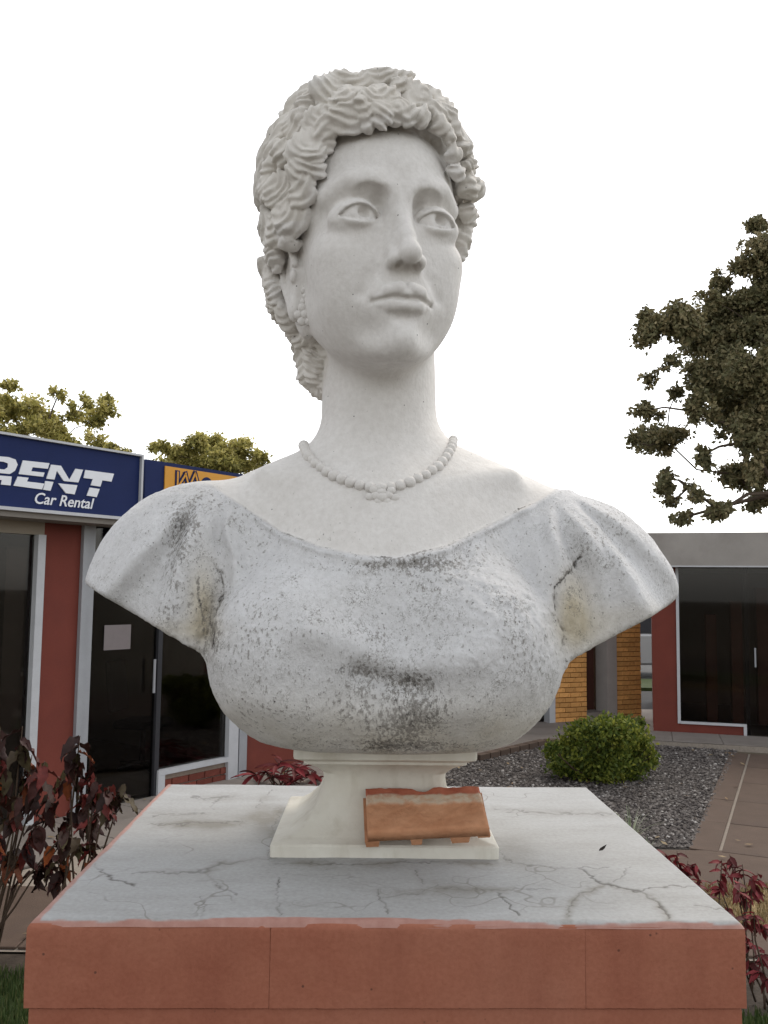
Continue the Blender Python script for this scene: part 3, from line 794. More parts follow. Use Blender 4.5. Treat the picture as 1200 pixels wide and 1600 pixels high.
# brick dado below the window
kw = MB().box(xF-.01, xG, .012, .16, 0, s0-.012).build('dado', M_MORTAR, LB)
rows = int((s0-.02)/.072); first = None; bw = .205
for r in range(rows):
    x = xF-(.5*bw if r % 2 else 0)
    while x < xG:
        a, b = max(x, xF-.008), min(x+bw-.010, xG-.002)
        if b-a > .03:
            if abs((b-a)-(bw-.01)) < 1e-3:
                if first is None: first = MB().box(0, bw-.01, -.008, .04, 0, .060).build('brick', M_RBRICK, kw, bevel=.003); ob = first
                else: ob = inst(first, kw)
                ob.location = (a, 0, .01+r*.072)
            else:
                ob = MB().box(0, b-a, -.008, .04, 0, .060).build('brick', M_RBRICK, kw, bevel=.003); ob.location = (a, 0, .01+r*.072)
        x += bw
# notice on the glass
(ax_, az_), (bx_, bz_) = WL(165, 977, .0), WL(205, 1014, .0)
c = MB().box(ax_, bx_, .013, .016, bz_, az_).build('notice', M_PAPER); 
for i in range(6): pass
c.parent = None; c.matrix_world = LB.matrix_basis.copy(); tag(c, 'pinkish paper notice stuck inside the dark shop door glass', 'notice')
c.location = LB.location; c.rotation_euler = LB.rotation_euler
# chair and counter inside
def place_in(o, t, d, rz=0):
    p = OL+EL*t-NL*d; o.location = (p[0], p[1], .02); o.rotation_euler = (0, 0, angL+rz)
ch = empty('office_chair', (0, 0, 0)); tag(ch, 'dark office chair seen through the shop glass', 'chair'); place_in(ch, WL(270, 1100)[0]+.5, 1.0, .5)
M_CH = basic('chair_fabric', (.018, .018, .022), var=.2)
MB().box(-.24, .24, -.24, .24, .44, .52).build('seat', M_CH, ch, bevel=.03)
MB().prism([(-.22, .24, .6), (.22, .24, .6), (.20, .30, 1.12), (-.20, .30, 1.12)], (0, .06, 0)).build('backrest', M_CH, ch, bevel=.02)
MB().tube([(0, 0, .06), (0, 0, .44)], .03).build('post', M_DARKM, ch)
b = MB()
for k_ in range(5): b.tube([(0, 0, .09), (.28*math.cos(k_*1.257), .28*math.sin(k_*1.257), .05)], .018)
b.build('base', M_DARKM, ch)
dk = empty('counter', (0, 0, 0)); tag(dk, 'low counter with shelves deep inside the shop behind the door', 'counter'); place_in(dk, xD+.5, 2.0)
MB().box(-.6, .7, 0, .45, 0, .95).build('cabinet', basic('counter_wood', (.12, .09, .07), var=.2), dk); MB().box(-.64, .74, -.03, .48, .95, .99).build('counter_top', basic('counter_top', (.22, .20, .18), var=.1), dk)

# signboards ------------------------------------------------------
SO = .36
def SB(cx, cy): return WL(cx/2.7273, 560+cy/2.7273, SO)          # read at 2.727x from the photograph
tl = WL(0, 677, SO); tr = WL(221, 714, SO); br = WL(221, 812, SO); b0 = WL(0, 791, SO)
z1 = (tl[1]+tr[1])/2; z0 = (b0[1]+WL(180, 806, SO)[1])/2; xs1 = tr[0]; xs0 = tl[0]-2.6
S1 = empty('signboard', (OL[0], OL[1], 0), angL); tag(S1, 'blue car rental signboard with big white letters on the left building', 'sign')
MB().box(xs0, xs1, -SO+.02, -.05, z0, z1).build('panel', M_BLUE, S1)
fr = MB(); e = .018
fr.box(xs0, xs1+.02, -SO-.01, -.04, z1, z1+e).box(xs0, xs1+.02, -SO-.01, -.04, z0-e*1.4, z0).box(xs1, xs1+.02, -SO-.01, -.04, z0, z1)
fr.build('trim', M_WHITEM, S1)
MB().box(xs0, xs1, -SO+.03, .0, z0-.07, z0-e*1.4-.001).build('soffit', basic('soffit', (.22, .20, .18), var=.1), S1)
def shear_fix(cx, cy): t_, z_ = SB(cx, cy); return (t_, z_)
LET = {'R': [[(-95, 408), (40, 420), (70, 430), (79, 452), (68, 478), (46, 492), (-110, 478), (-104, 460), (24, 473), (38, 463), (38, 447), (20, 440), (-100, 428)], [(-114, 488), (54, 503), (49, 541), (8, 537), (12, 518), (-120, 506)]],
       'E': [[(102, 434), (215, 446), (208, 470), (143, 463), (137, 480), (194, 486), (188, 504), (84, 492)], [(80, 503), (126, 508), (119, 524), (193, 533), (183, 558), (62, 542)]],
       'N': [[(222, 452), (264, 457), (300, 517), (326, 470), (358, 474), (338, 528), (276, 522), (246, 478), (236, 516), (202, 512)], [(198, 522), (232, 526), (219, 564), (188, 559)], [(252, 532), (334, 540), (322, 579), (285, 574)]],
       'T': [[(368, 475), (490, 491), (479, 525), (440, 519), (432, 546), (391, 540), (400, 514), (361, 509)], [(387, 550), (429, 556), (416, 591), (374, 584)]]}
for L in 'RENT':
    mb = MB()
    for pl in LET[L]:
        pts = [shear_fix(*q) for q in pl]; mb.prism([(t_, -SO+.02, z_) for t_, z_ in pts], (0, -.008, 0))
    mb.build('letter', M_LETTER, S1)
def text_mesh(s, size, shear=0, off=.0):
    cu = bpy.data.curves.new('txt', 'FONT'); cu.body = s; cu.size = size; cu.shear = shear; cu.extrude = .002; cu.offset = off; cu.resolution_u = 3
    o = bpy.data.objects.new('txt', cu); COL.objects.link(o); dg = bpy.context.evaluated_depsgraph_get(); dg.update()
    me = bpy.data.meshes.new_from_object(o.evaluated_get(dg)); bpy.data.objects.remove(o); return me
p0 = SB(153, 617); p1 = SB(405, 641); hC = SB(170, 572)[1]-SB(160, 620)[1]
me = text_mesh('Car Rental', 1.0, .25, .012); xs = [v.co.x for v in me.vertices]; wd = max(xs)-min(xs)
tx = link('lettering', me, S1, M_LETTER); kx = (p1[0]-p0[0])/wd; kz = hC/.72
tx.rotation_euler = (math.pi/2, 0, 0); tx.scale = (kx, kz, 1); tx.location = (p0[0]-min(xs)*kx, -SO+.016, p0[1])
S2 = empty('signboard', (OL[0], OL[1], 0), angL); tag(S2, 'blue signboard with an orange panel, half hidden behind the statue shoulder', 'sign')
SO2 = .26
a0 = WL(228, 718, SO2); a1 = WL(350, 736, SO2); x2 = a1[0]+2.2; zt2 = (a0[1]+a1[1])/2
MB().box(a0[0], x2, -SO2, -.04, zt2-.72, zt2).build('panel', M_BLUE, S2)
o0 = WL(257, 728, SO2); MB().box(o0[0], x2-.1, -SO2-.012, -SO2+.001, zt2-.46, o0[1]).build('orange_panel', M_ORANGE, S2)
def S2p(cx, cy): return WL(cx/2.7273, 560+cy/2.7273, SO2)
def strokes(pts, w, y0, y1, mat, name):
    mb = MB()
    for (a, b) in pts:
        (x0_, z0_), (x1_, z1_) = S2p(*a), S2p(*b); d = np.array([x1_-x0_, z1_-z0_]); d /= np.linalg.norm(d); n = np.array([-d[1], d[0]])*w
        A_ = np.array([x0_, z0_])-d*w*.6; B_ = np.array([x1_, z1_])+d*w*.6
        mb.prism([(q[0], y0, q[1]) for q in (A_-n, B_-n, B_+n, A_+n)], (0, y1-y0, 0))
    mb.build(name, mat, S2)
Wp = [((752, 485), (750, 555)), ((752, 550), (785, 495)), ((785, 490), (800, 555)), ((800, 550), (826, 490)), ((826, 490), (840, 540))]
strokes(Wp, .026, -SO2-.012, -SO2-.018, M_BLUE, 'letter')
strokes(Wp, .009, -SO2-.018, -SO2-.022, M_ORANGE, 'letter_fill')
oc = S2p(876, 545); mb = MB()
for k_ in range(20):
    a = 2*math.pi*k_/20; b = 2*math.pi*(k_+1)/20
    q = [(oc[0]+r_*math.cos(t_)*.9, -SO2-.012, oc[1]+r_*math.sin(t_)) for r_, t_ in ((.05, a), (.05, b), (.085, b), (.085, a))]
    mb.prism(q, (0, -.006, 0))
mb.build('letter', M_BLUE, S2)

# ------------------------------------------------------------------ right building
angR = math.atan2(ER[1], ER[0])
RB = empty('glass_front_building', (OR_[0], OR_[1], 0), angR)
tag(RB, 'low building on the right with grey concrete fascia, red pier and dark glass front', 'building')
r0 = WR(1019, 1000)[0]; r1 = WR(1057, 1000)[0]; r2 = WR(1062, 1000)[0]; r3 = WR(1162, 1140)[0]; r4 = WR(1167, 1140)[0]
zs = WR(1110, 1129)[1]; zf0 = WR(1100, 886, .25)[1]; zf1 = WR(1100, 832, .25)[1]; BW = 6.5
MB().box(r0, r1, 0, .25, .05, zf0).build('pier', M_RED, RB)
MB().box(r1, r3, 0, .2, .05, zs-.03).build('wall', M_RED, RB)
MB().box(r0, r0+.2, .25, 3.6, .0, zf0).box(r0, BW, 3.6, 3.8, 0, zf0).box(BW-.2, BW, 0, 3.6, 0, zf0).build('wall', M_RED, RB)
MB().box(r0+.2, BW-.2, .2, 3.6, .0, .05).build('shop_floor', M_ROOMF, RB)
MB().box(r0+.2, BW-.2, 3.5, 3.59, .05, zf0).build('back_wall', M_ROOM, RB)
MB().box(r0-.12, BW+.2, -.25, 3.95, zf0, zf1).build('fascia', M_CONC, RB, bevel=.008)
MB().box(r0-.122, BW+.2, -.262, -.25, zf0, zf0+.018).build('drip_strip', M_WHITEM, RB)
MB().box(r3, r4, -.02, .05, .05, zs).build('door_jamb', M_WHITEM, RB)
MB().box(r2-.003, r3-.001, -.03, .06, zs-.03, zs).build('window_sill', M_WHITEM, RB)
f = MB().box(r1, r2-.003, -.02, .04, zs-.03, zf0).build('window_frame', M_WHITEM, RB)
MB().box(r2, BW-.2, .02, .03, zs, zf0).build('window_pane', M_GLASS, f)
MB().box(r4, BW-.2, .02, .03, .06, zs-.002).build('door_pane', M_GLASS, f)
MB().box(r4+.0, r4+.05, .035, .07, .06, zf0).box(r4+.95, r4+1.0, .035, .07, .06, zf0).build('door_stile', M_DARKM, f)
MB().tube([(r4+.12, -.03, .95), (r4+.12, -.03, 1.2)], .012).build('door_handle', M_ALU, f)
for k_ in range(3): MB().box(r2+.4+k_*.35, r2+.55+k_*.35, 1.2, 1.5, .05, 1.6+.2*k_).build('display_column', basic('display', (.14, .06, .045), var=.2), f)

# ------------------------------------------------------------------ ochre brick building behind the bush
YA = np.array([2.51, 13.26]); YB = np.array([3.98, 13.91]); EY = (YB-YA)/np.linalg.norm(YB-YA); NY = np.array([EY[1], -EY[0]])
angY = math.atan2(EY[1], EY[0])
def WY(px, py, off=0): return wall_hit(YA, NY, EY, off, px, py)
YBd = empty('brick_building', (YA[0], YA[1], 0), angY); tag(YBd, 'ochre brick building behind the green bush with a dark doorway', 'building')
y0 = WY(866, 1060)[0]; y1_ = WY(917, 1060)[0]; y2_ = WY(947, 1060)[0]; y3 = WY(962, 1060)[0]; y4 = WY(1002, 1060)[0]; YH = 2.55; zd = .12
def brick_face(x0, x1, H, parent, nb):
    core = MB().box(x0+.004, x1-.004, .012, .22, 0, H).build('wall_core', M_YMORTAR, parent); first = None
    bw = (x1-x0)/nb
    r = 0; z = 0.004
    rng = random.Random(4)
    while z+.066 < H:
        offs = [0] if r % 2 == 0 else [-.5]
        x = x0+offs[0]*bw
        while x < x1-.01:
            a = max(x, x0); b = min(x+bw, x1)-.008
            full = abs(b-a-(bw-.008)) < 1e-3
            if full and first is not None: ob = inst(first, core)
            else:
                ob = MB().box(0, b-a, -.006, .05, 0, .062).build('brick', M_YBRICK, core, bevel=.003)
                if full: first = ob
            ob.location = (a, rng.uniform(-.003, .003), z)
            x += bw
        z += .072; r += 1
brick_face(y0, y1_, YH, YBd, 3)
brick_face(y3, y4, YH, YBd, 2)
MB().box(y2_, y3, -.03, .25, 0, YH).build('column', basic('pale_column', (.36, .33, .31), var=.1), YBd)
MB().box(y1_, y2_, .30, .34, zd, YH).build('door', basic('brown_door', (.075, .028, .02), var=.2, scale=5), YBd)
MB().box(y1_, y2_, .0, .34, 0, zd).build('doorstep', M_PAVE, YBd)
MB().box(y0-.11, y0-.01, -.04, .12, 0, YH).build('post', M_WHITEM, YBd)
MB().box(y0-.5, y0-.11, .1, .14, 0, YH).build('window_pane', M_GLASS, YBd); MB().box(y0-.6, y0-.5, 0, .2, 0, YH).box(-4.0, y0-.6, .0, .2, 0, YH).build('wall', M_BEIGE, YBd)
MB().box(-4.0, y4+.1, -.25, .8, YH, YH+.2).build('roof', M_CONC, YBd)
MB().box(-4.0, y4, .62, .78, 0, YH).build('rear_wall', M_BEIGE, YBd)

# ------------------------------------------------------------------ parked car seen through the gap
def car():
    c = empty('parked_car', (6.15, 21.2, 0), math.radians(4)); tag(c, 'silver parked car glimpsed through the gap beside the red pier', 'car')
    M_CP = basic('silver_paint', (.48, .49, .50), rough=.3, var=.03, spec=.6, bmp=0); M_TY = basic('tyre', (.02, .02, .02), var=.2)
    prof = [(-2.15, .35), (-2.2, .62), (-2.1, .85), (-1.55, .93), (-1.45, .98), (1.45, 1.0), (2.05, .97), (2.2, .8), (2.2, .4), (2.05, .3), (-2.0, .28)]
    MB().prism([(x, -.85, z) for x, z in prof], (0, 1.7, 0)).build('body', M_CP, c, bevel=.05, smooth=False)
    cab = [(-1.25, .96), (-.55, 1.42), (.75, 1.45), (1.5, .98)]
    b = len(cab); mb = MB()
    mb.v = [(x, -.80 if z < 1.1 else -.62, z) for x, z in cab]+[(x, .80 if z < 1.1 else .62, z) for x, z in cab]
    mb.f = [(0, 1, 2, 3), (7, 6, 5, 4), (0, 4, 5, 1), (1, 5, 6, 2), (2, 6, 7, 3), (3, 7, 4, 0)]
    cb = mb.build('cabin', M_CP, c, bevel=.03)
    for s in (-1, 1):
        for (a, d) in (((-1.05, -.52), (-.02, -.02)), ((.05, .05), (.72, 1.25))):
            q = [(a[0], s*.795, 1.0), (d[1] if a[0] > 0 else -.02, s*.795, 1.0), (d[0] if a[0] > 0 else -.02, s*.65, 1.38), (a[1], s*.65, 1.38)]
            MB().prism(q, (0, s*.012, 0)).build('side_window', M_GLASS if False else M_DARKM, cb)
    MB().prism([(-1.22, -.66, 1.0), (-1.22, .66, 1.0), (-.62, .55, 1.385), (-.62, -.55, 1.385)], (-.02, 0, .02)).build('windscreen', M_DARKM, cb)
    for x in (-1.35, 1.35):
        for s in (-1, 1):
            t_ = MB().tube([(x, s*.88, .32), (x, s*.66, .32)], .32, 20).build('wheel', M_TY, c); MB().tube([(x, s*.90, .32), (x, s*.86, .32)], .19, 16).build('rim', M_ALU, t_)
    for s in (-1, 1): MB().box(-2.2, -2.12, s*.62-.15, s*.62+.15, .62, .76).build('headlight', M_WHITEM, c, bevel=.02)
car()

# ------------------------------------------------------------------ trees
def leaf_cloud(centres, n, size, seed, droop=.3, fold=.25, spread=.62):
    """many small folded leaves spread through ellipsoidal clumps; returns V,F,tone"""
    rng = np.random.RandomState(seed); C = np.array([c[:3] for c in centres]); Rr = np.array([c[3:6] for c in centres])
    vol = np.prod(Rr, 1)**(.75); k = rng.choice(len(C), n, p=vol/vol.sum())
    u = rng.normal(size=(n, 3)); u /= np.linalg.norm(u, axis=1)[:, None]; r = rng.rand(n)**.42
    # finer twig-level clustering
    tw = rng.randint(0, 46, n); tr_ = np.random.RandomState(seed+9).normal(size=(len(C), 46, 3)); tr_ /= np.linalg.norm(tr_, axis=2)[:, :, None]
    rad = np.random.RandomState(seed+10).rand(len(C), 46)**.45
    P = C[k]+(tr_[k, tw]*rad[k, tw][:, None]*.72+u*r[:, None]*spread)*Rr[k]
    a = rng.normal(size=(n, 3)); a[:, 2] -= droop; a /= np.linalg.norm(a, axis=1)[:, None]
    b = np.cross(a, rng.normal(size=(n, 3))); b /= np.linalg.norm(b, axis=1)[:, None]; c = np.cross(a, b)
    s = size*rng.uniform(.6, 1.25, n)[:, None]
    V = np.stack([P, P+a*s*.5+b*s*.28+c*s*fold*.3, P+a*s, P+a*s*.5-b*s*.28+c*s*fold*.3], 1).reshape(-1, 3)
    i = np.arange(n)[:, None]*4; F = np.concatenate([i+[0, 1, 2], i+[0, 2, 3]])
    tone = np.repeat(np.clip(rng.rand(n)*.7+.3*np.random.RandomState(seed+3).rand(len(C))[k], 0, 1), 4)
    return V, F, tone, k
def tree(name, label, clumps, trunk, base, n, size, mat, seed, trunk_r=.16, depth=1.6, group=None, clump_from=None):
    rng = random.Random(seed); base = np.array(base, float)
    root = empty(name, base); tag(root, label, 'tree', group)
    cs = []
    for px, py, rx, rz in clumps:
        Y = base[1]+rng.uniform(-depth, depth); p = at(px, py, Y); m = np.linalg.norm(p-CAM)/FPX
        cs.append((*(p-base), rx*m*1.1, (rx+rz)*.5*m*1.2, rz*m*1.12))
    # fill of the crown that stands behind and beside what the picture shows
    if clump_from:
        cx, cy, cz, R_, nb = clump_from
        for _ in range(nb):
            th = rng.uniform(0, 6.28); ph = rng.uniform(-.6, 1.2); r = R_*rng.uniform(.45, 1)
            q = np.array([cx+r*math.cos(th)*math.cos(ph), cy+r*math.sin(th)*math.cos(ph), cz+r*math.sin(ph)*.8])-base
            s = R_*rng.uniform(.16, .28); cs.append((*q, s, s, s*.8))
    rs_ = np.random.RandomState(seed); sub = []
    for c in cs:
        c = np.array(c); m_ = int(4+5*min(1.5, c[3]/.4))
        for _ in range(m_):
            u = rs_.normal(size=3); u /= np.linalg.norm(u); f_ = rs_.uniform(.25, .62); an = rs_.uniform(.55, 1.5, 3)
            sub.append((*(c[:3]+u*rs_.rand()**.5*c[3:6]*.85), *(c[3:6]*f_*an)))
    V, F, T, k = leaf_cloud(sub, n, size, seed)
    me = np_mesh('crown', V, F); me.polygons.foreach_set('use_smooth', np.zeros(len(F), bool))
    a = me.attributes.new('tone', 'FLOAT', 'POINT'); a.data.foreach_set('value', T.astype(f4)); link('crown', me, root, mat)
    tt = [np.array(q, float)-base for q in trunk]; top = tt[-1]
    MB().tube(tt, np.linspace(trunk_r, trunk_r*.6, len(tt)), 10).build('trunk', M_BARK, root, smooth=True)
    order = sorted(range(len(cs)), key=lambda i: np.linalg.norm(np.array(cs[i][:3])-top)); done = [(top, trunk_r*.28)]
    for i in order:
        c0 = np.array(cs[i][:3]); D0 = np.linalg.norm(c0-top)
        j = min(range(len(done)), key=lambda q: np.linalg.norm(done[q][0]-c0)*1.0+.35*np.linalg.norm(done[q][0]-top)); st, r_ = done[j]; r = max(r_*.72, .010)
        mid = (st+c0)/2+rs_.normal(size=3)*.08*np.linalg.norm(c0-st)+np.array([0, 0, .05*np.linalg.norm(c0-st)])
        mb = MB().tube([st, mid, c0], [r_*.8, r*.85, r*.7], 6, cap=False)
        for q in range(5):
            e = c0+rs_.normal(size=3)*np.array(cs[i][3:6])*.5
            mb.tube([c0, (c0+e)/2+np.array([0, 0, .03]), e], [r*.5, r*.35, .004], 4, cap=False)
        mb.build('limb', M_BARK, root, smooth=True); done.append((c0, r))
    return root
M_LR = leaf_mat('dark_tree_leaf', [(.09, .09, .045), (.15, .145, .07), (.22, .19, .10), (.34, .28, .15)], trans=.2)
M_LG = leaf_mat('sun_toned_leaf', [(.12, .12, .04), (.30, .28, .08), (.56, .50, .17), (.74, .66, .32)], trans=.5)  # golden sunlight on the crowns is painted into these leaf colours
CR = [(1016, 509, 22, 28), (1129, 441, 15, 20), (1183, 354, 19, 14), (1183, 411, 30, 20), (1065, 502, 30, 32), (1098, 522, 38, 36), (1139, 509, 38, 36), (1180, 509, 42, 40),
      (1011, 590, 17, 13), (1040, 575, 10, 6), (1055, 560, 14, 9), (1102, 590, 30, 26), (1139, 590, 38, 36), (1180, 583, 38, 38), (1055, 617, 13, 14), (1014, 641, 26, 11), (990, 645, 8, 5),
      (1092, 644, 22, 24), (1139, 630, 36, 32), (1183, 640, 36, 36), (1041, 688, 38, 25), (996, 690, 9, 22), (1098, 711, 15, 16), (1038, 745, 19, 22), (1048, 782, 14, 10), (1159, 691, 36, 42), (1159, 742, 32, 25),
      (1075, 762, 11, 9), (1092, 775, 15, 13), (1066, 809, 17, 12), (1125, 799, 20, 16), (1183, 782, 18, 14), (1115, 470, 20, 15), (1160, 465, 22, 15),
      (1230, 380, 40, 30), (1240, 460, 50, 45), (1240, 550, 50, 50), (1240, 640, 50, 50), (1235, 730, 45, 40), (1290, 420, 50, 40), (1300, 520, 55, 55), (1300, 620, 55, 55), (1290, 710, 50, 45), (1350, 480, 45, 45), (1360, 590, 50, 50), (1345, 690, 45, 45)]
tb = ground(1225, 1078)
tb = (8.3, 18.4, 0)
tree('shade_tree', 'large dark brown-green tree rising above the right-hand building', CR, [(8.3, 18.4, 0), (8.25, 18.4, 1.6), (8.2, 18.3, 3.0), (8.1, 18.3, 4.0)], tb, 190000, .12, M_LR, 21, .22, 1.3)
CA = [(15, 600, 20, 10), (8, 622, 16, 9), (22, 644, 30, 18), (55, 652, 28, 24), (73, 666, 26, 18), (92, 615, 10, 14), (136, 626, 11, 12), (172, 626, 13, 18), (117, 652, 16, 16), (147, 659, 22, 22), (161, 644, 18, 16), (147, 685, 18, 14), (172, 696, 12, 8), (198, 706, 16, 6), (30, 675, 34, 16), (100, 685, 26, 12), (-25, 640, 30, 28), (-30, 690, 40, 30), (-70, 660, 30, 30), (30, 715, 60, 20), (110, 715, 50, 16)]
tree('sun_toned_tree', 'sparse tree with golden sunlight put into its leaf colour, above the blue car rental sign', CA, [(-7.2, 15.5, 0), (-7.2, 15.5, 1.5), (-7.1, 15.4, 2.6), (-6.9, 15.5, 3.4)], (-7.2, 15.5, 0), 26000, .085, M_LG, 31, .14, .9)
CB = [(249, 698, 20, 10), (279, 704, 26, 18), (304, 693, 22, 13), (330, 698, 25, 17), (352, 708, 25, 18), (374, 704, 22, 16), (400, 715, 17, 12), (323, 722, 40, 15), (367, 730, 30, 14), (420, 735, 25, 14), (280, 730, 40, 14), (340, 750, 60, 16), (430, 760, 40, 18)]
tree('rounded_tree', 'rounded olive tree with golden sunlight put into its leaf colour, behind the orange sign and the left shoulder', CB, [(-4.4, 23, 0), (-4.4, 23, 1.8), (-4.3, 23, 3.0), (-4.3, 23, 4.0)], (-4.4, 23, 0), 30000, .11, M_LG, 41, .16, 1.2)

# ------------------------------------------------------------------ shrubs
def leaf_mesh(name, L, Wd, curl=.25, serr=False, n=5, wave=0):
    v = []; f = []
    for i in range(n+1):
        t = i/n; w = Wd*math.sin(math.pi*min(1, t**.8*.97+.02))**.8*(1-.15*t); z = -curl*L*t*t
        wv = wave*math.sin(i*2.1); v += [(-w/2, t*L, z+Wd*.16+wv), (wave*.6*math.sin(i*1.3), t*L, z), (w/2, t*L, z+Wd*.16-wv*.8+wave*.3)]
    for i in range(n):
        b = i*3; f += [(b, b+1, b+4, b+3), (b+1, b+2, b+5, b+4)]
    me = bpy.data.meshes.new(name); me.from_pydata(v, [], f); me.update(); me.polygons.foreach_set('use_smooth', [True]*len(me.polygons)); return me
M_MAR = leaf_mat('maroon_leaf', [(.022, .009, .008), (.045, .012, .010), (.032, .013, .009), (.05, .012, .010), (.09, .018, .014), (.17, .025, .022), (.05, .020, .012), (.028, .011, .009), (.08, .065, .028), (.035, .012, .010), (.025, .01, .008), (.34, .09, .03)], attr=False, trans=.15)
M_MARP = leaf_mat('crimson_leaf', [(.07, .014, .014), (.16, .022, .025), (.30, .04, .05), (.09, .018, .018)], attr=False, trans=.2)
M_TW = basic('twig', (.075, .05, .035), var=.3)
def shrub(name, label, base, tips, lm, mat, per=5, seed=1, cat='shrub', group=None, size=(.8, 1.2), stem_r=.008, droop=.9):
    """stems from the base to every tip, leaves hanging round each tip and along the stem"""
    rng = random.Random(seed); base = np.array(base, float); root = empty(name, base); tag(root, label, cat, group)
    for tp in tips:
        tp = np.array(tp, float)-base; r0_ = np.array([rng.uniform(-.06, .06), rng.uniform(-.06, .06), 0])
        mid = (r0_+tp)/2+np.array([rng.uniform(-.05, .05), rng.uniform(-.05, .05), rng.uniform(.0, .1)])
        MB().tube([r0_, r0_*.55+mid*.45+np.array([rng.uniform(-.015, .015), 0, 0]), mid, mid*.4+tp*.6, tp], [stem_r, stem_r*.8, stem_r*.65, stem_r*.5, stem_r*.3], 5).build('stem', M_TW, root, smooth=True)
        for i in range(per):
            s = rng.uniform(.0, .38); p = tp*(1-s)+mid*s; a = rng.uniform(0, 6.28); up = rng.uniform(-droop, .45-.3*(droop > 1))
            o = bpy.data.objects.new('leaf', lm); COL.objects.link(o); o.parent = root; o.location = p
            o.rotation_euler = (up, rng.uniform(-.5, .5), a); k_ = rng.uniform(*size); o.scale = (k_, k_, k_)
    if not lm.materials: lm.materials.append(mat)
    return root
big = leaf_mesh('leaf', .135, .075, .55, wave=.012, n=8)
big.materials.append(M_MAR)
def tips(px_list, Y, dy=.25, seed=1):
    rng = random.Random(seed); return [at(px, py, Y+rng.uniform(-dy, dy)) for px, py in px_list]
shrub('copperleaf_shrub', 'dark maroon leaved shrub at the far left edge, tallest of the two', (-2.02, 4.75, 0), tips([(-40, 1160), (0, 1140), (35, 1135), (50, 1180), (10, 1200), (70, 1190), (30, 1240), (85, 1250), (0, 1290), (60, 1290), (100, 1215), (20, 1330), (75, 1335), (-30, 1250), (45, 1215), (110, 1290)], 4.6, .3, 3), big, M_MAR, per=11, seed=5, size=(.42, .98), droop=1.5, group='maroon shrubs left of the pedestal')
shrub('copperleaf_shrub', 'dark maroon leaved shrub nearest the left edge of the pedestal', (-1.62, 4.85, 0), tips([(110, 1170), (125, 1150), (140, 1185), (150, 1215), (170, 1230), (195, 1225), (130, 1240), (105, 1270), (155, 1270), (120, 1310), (90, 1345), (140, 1320)], 4.75, .25, 4), big, M_MAR, per=10, seed=6, size=(.42, .98), droop=1.5, group='maroon shrubs left of the pedestal')
# pale dry seed spike of the nearer shrub
small = leaf_mesh('leaf', .06, .030, .5, n=3); small.materials.append(M_MARP)
cord = leaf_mesh('leaf', .20, .055, .35); cord.materials.append(M_MARP)
shrub('red_bush', 'low crimson-leaved plant beside the back right corner of the pedestal', (1.62, 5.1, 0), tips([(1022, 1328), (1040, 1335), (1058, 1330), (1075, 1345), (1060, 1355), (1088, 1350), (1095, 1375), (1075, 1375), (1030, 1350), (1085, 1395), (1100, 1395), (1045, 1365)], 5.0, .15, 5), small, M_MARP, per=13, seed=7, group='small red plants right of the pedestal', stem_r=.005)
shrub('red_bush', 'spindly branched plant with red leaf tufts at the right picture edge', (1.78, 4.55, 0), tips([(1128, 1345), (1140, 1335), (1160, 1350), (1175, 1370), (1150, 1380), (1185, 1365), (1165, 1395), (1120, 1375), (1105, 1400), (1130, 1412)], 4.6, .12, 6), small, M_MARP, per=9, seed=8, group='small red plants right of the pedestal', stem_r=.006)
shrub('red_bush', 'drooping red plant low at the right edge beside the pedestal side', (1.82, 4.35, 0), tips([(1165, 1430), (1178, 1425), (1190, 1445), (1150, 1450), (1172, 1470), (1195, 1490), (1185, 1520), (1170, 1500), (1200, 1530)], 4.35, .1, 7), small, M_MARP, per=9, seed=9, group='small red plants right of the pedestal', stem_r=.006)
shrub('cordyline', 'crimson broad-leaved plants growing behind the pedestal at the left building', (-.95, 8.7, 0), tips([(395, 1212), (415, 1205), (440, 1188), (455, 1195), (470, 1200), (488, 1210), (500, 1215), (430, 1215), (460, 1215)], 8.7, .25, 8), cord, M_MARP, per=9, seed=10, stem_r=.008, droop=.2)
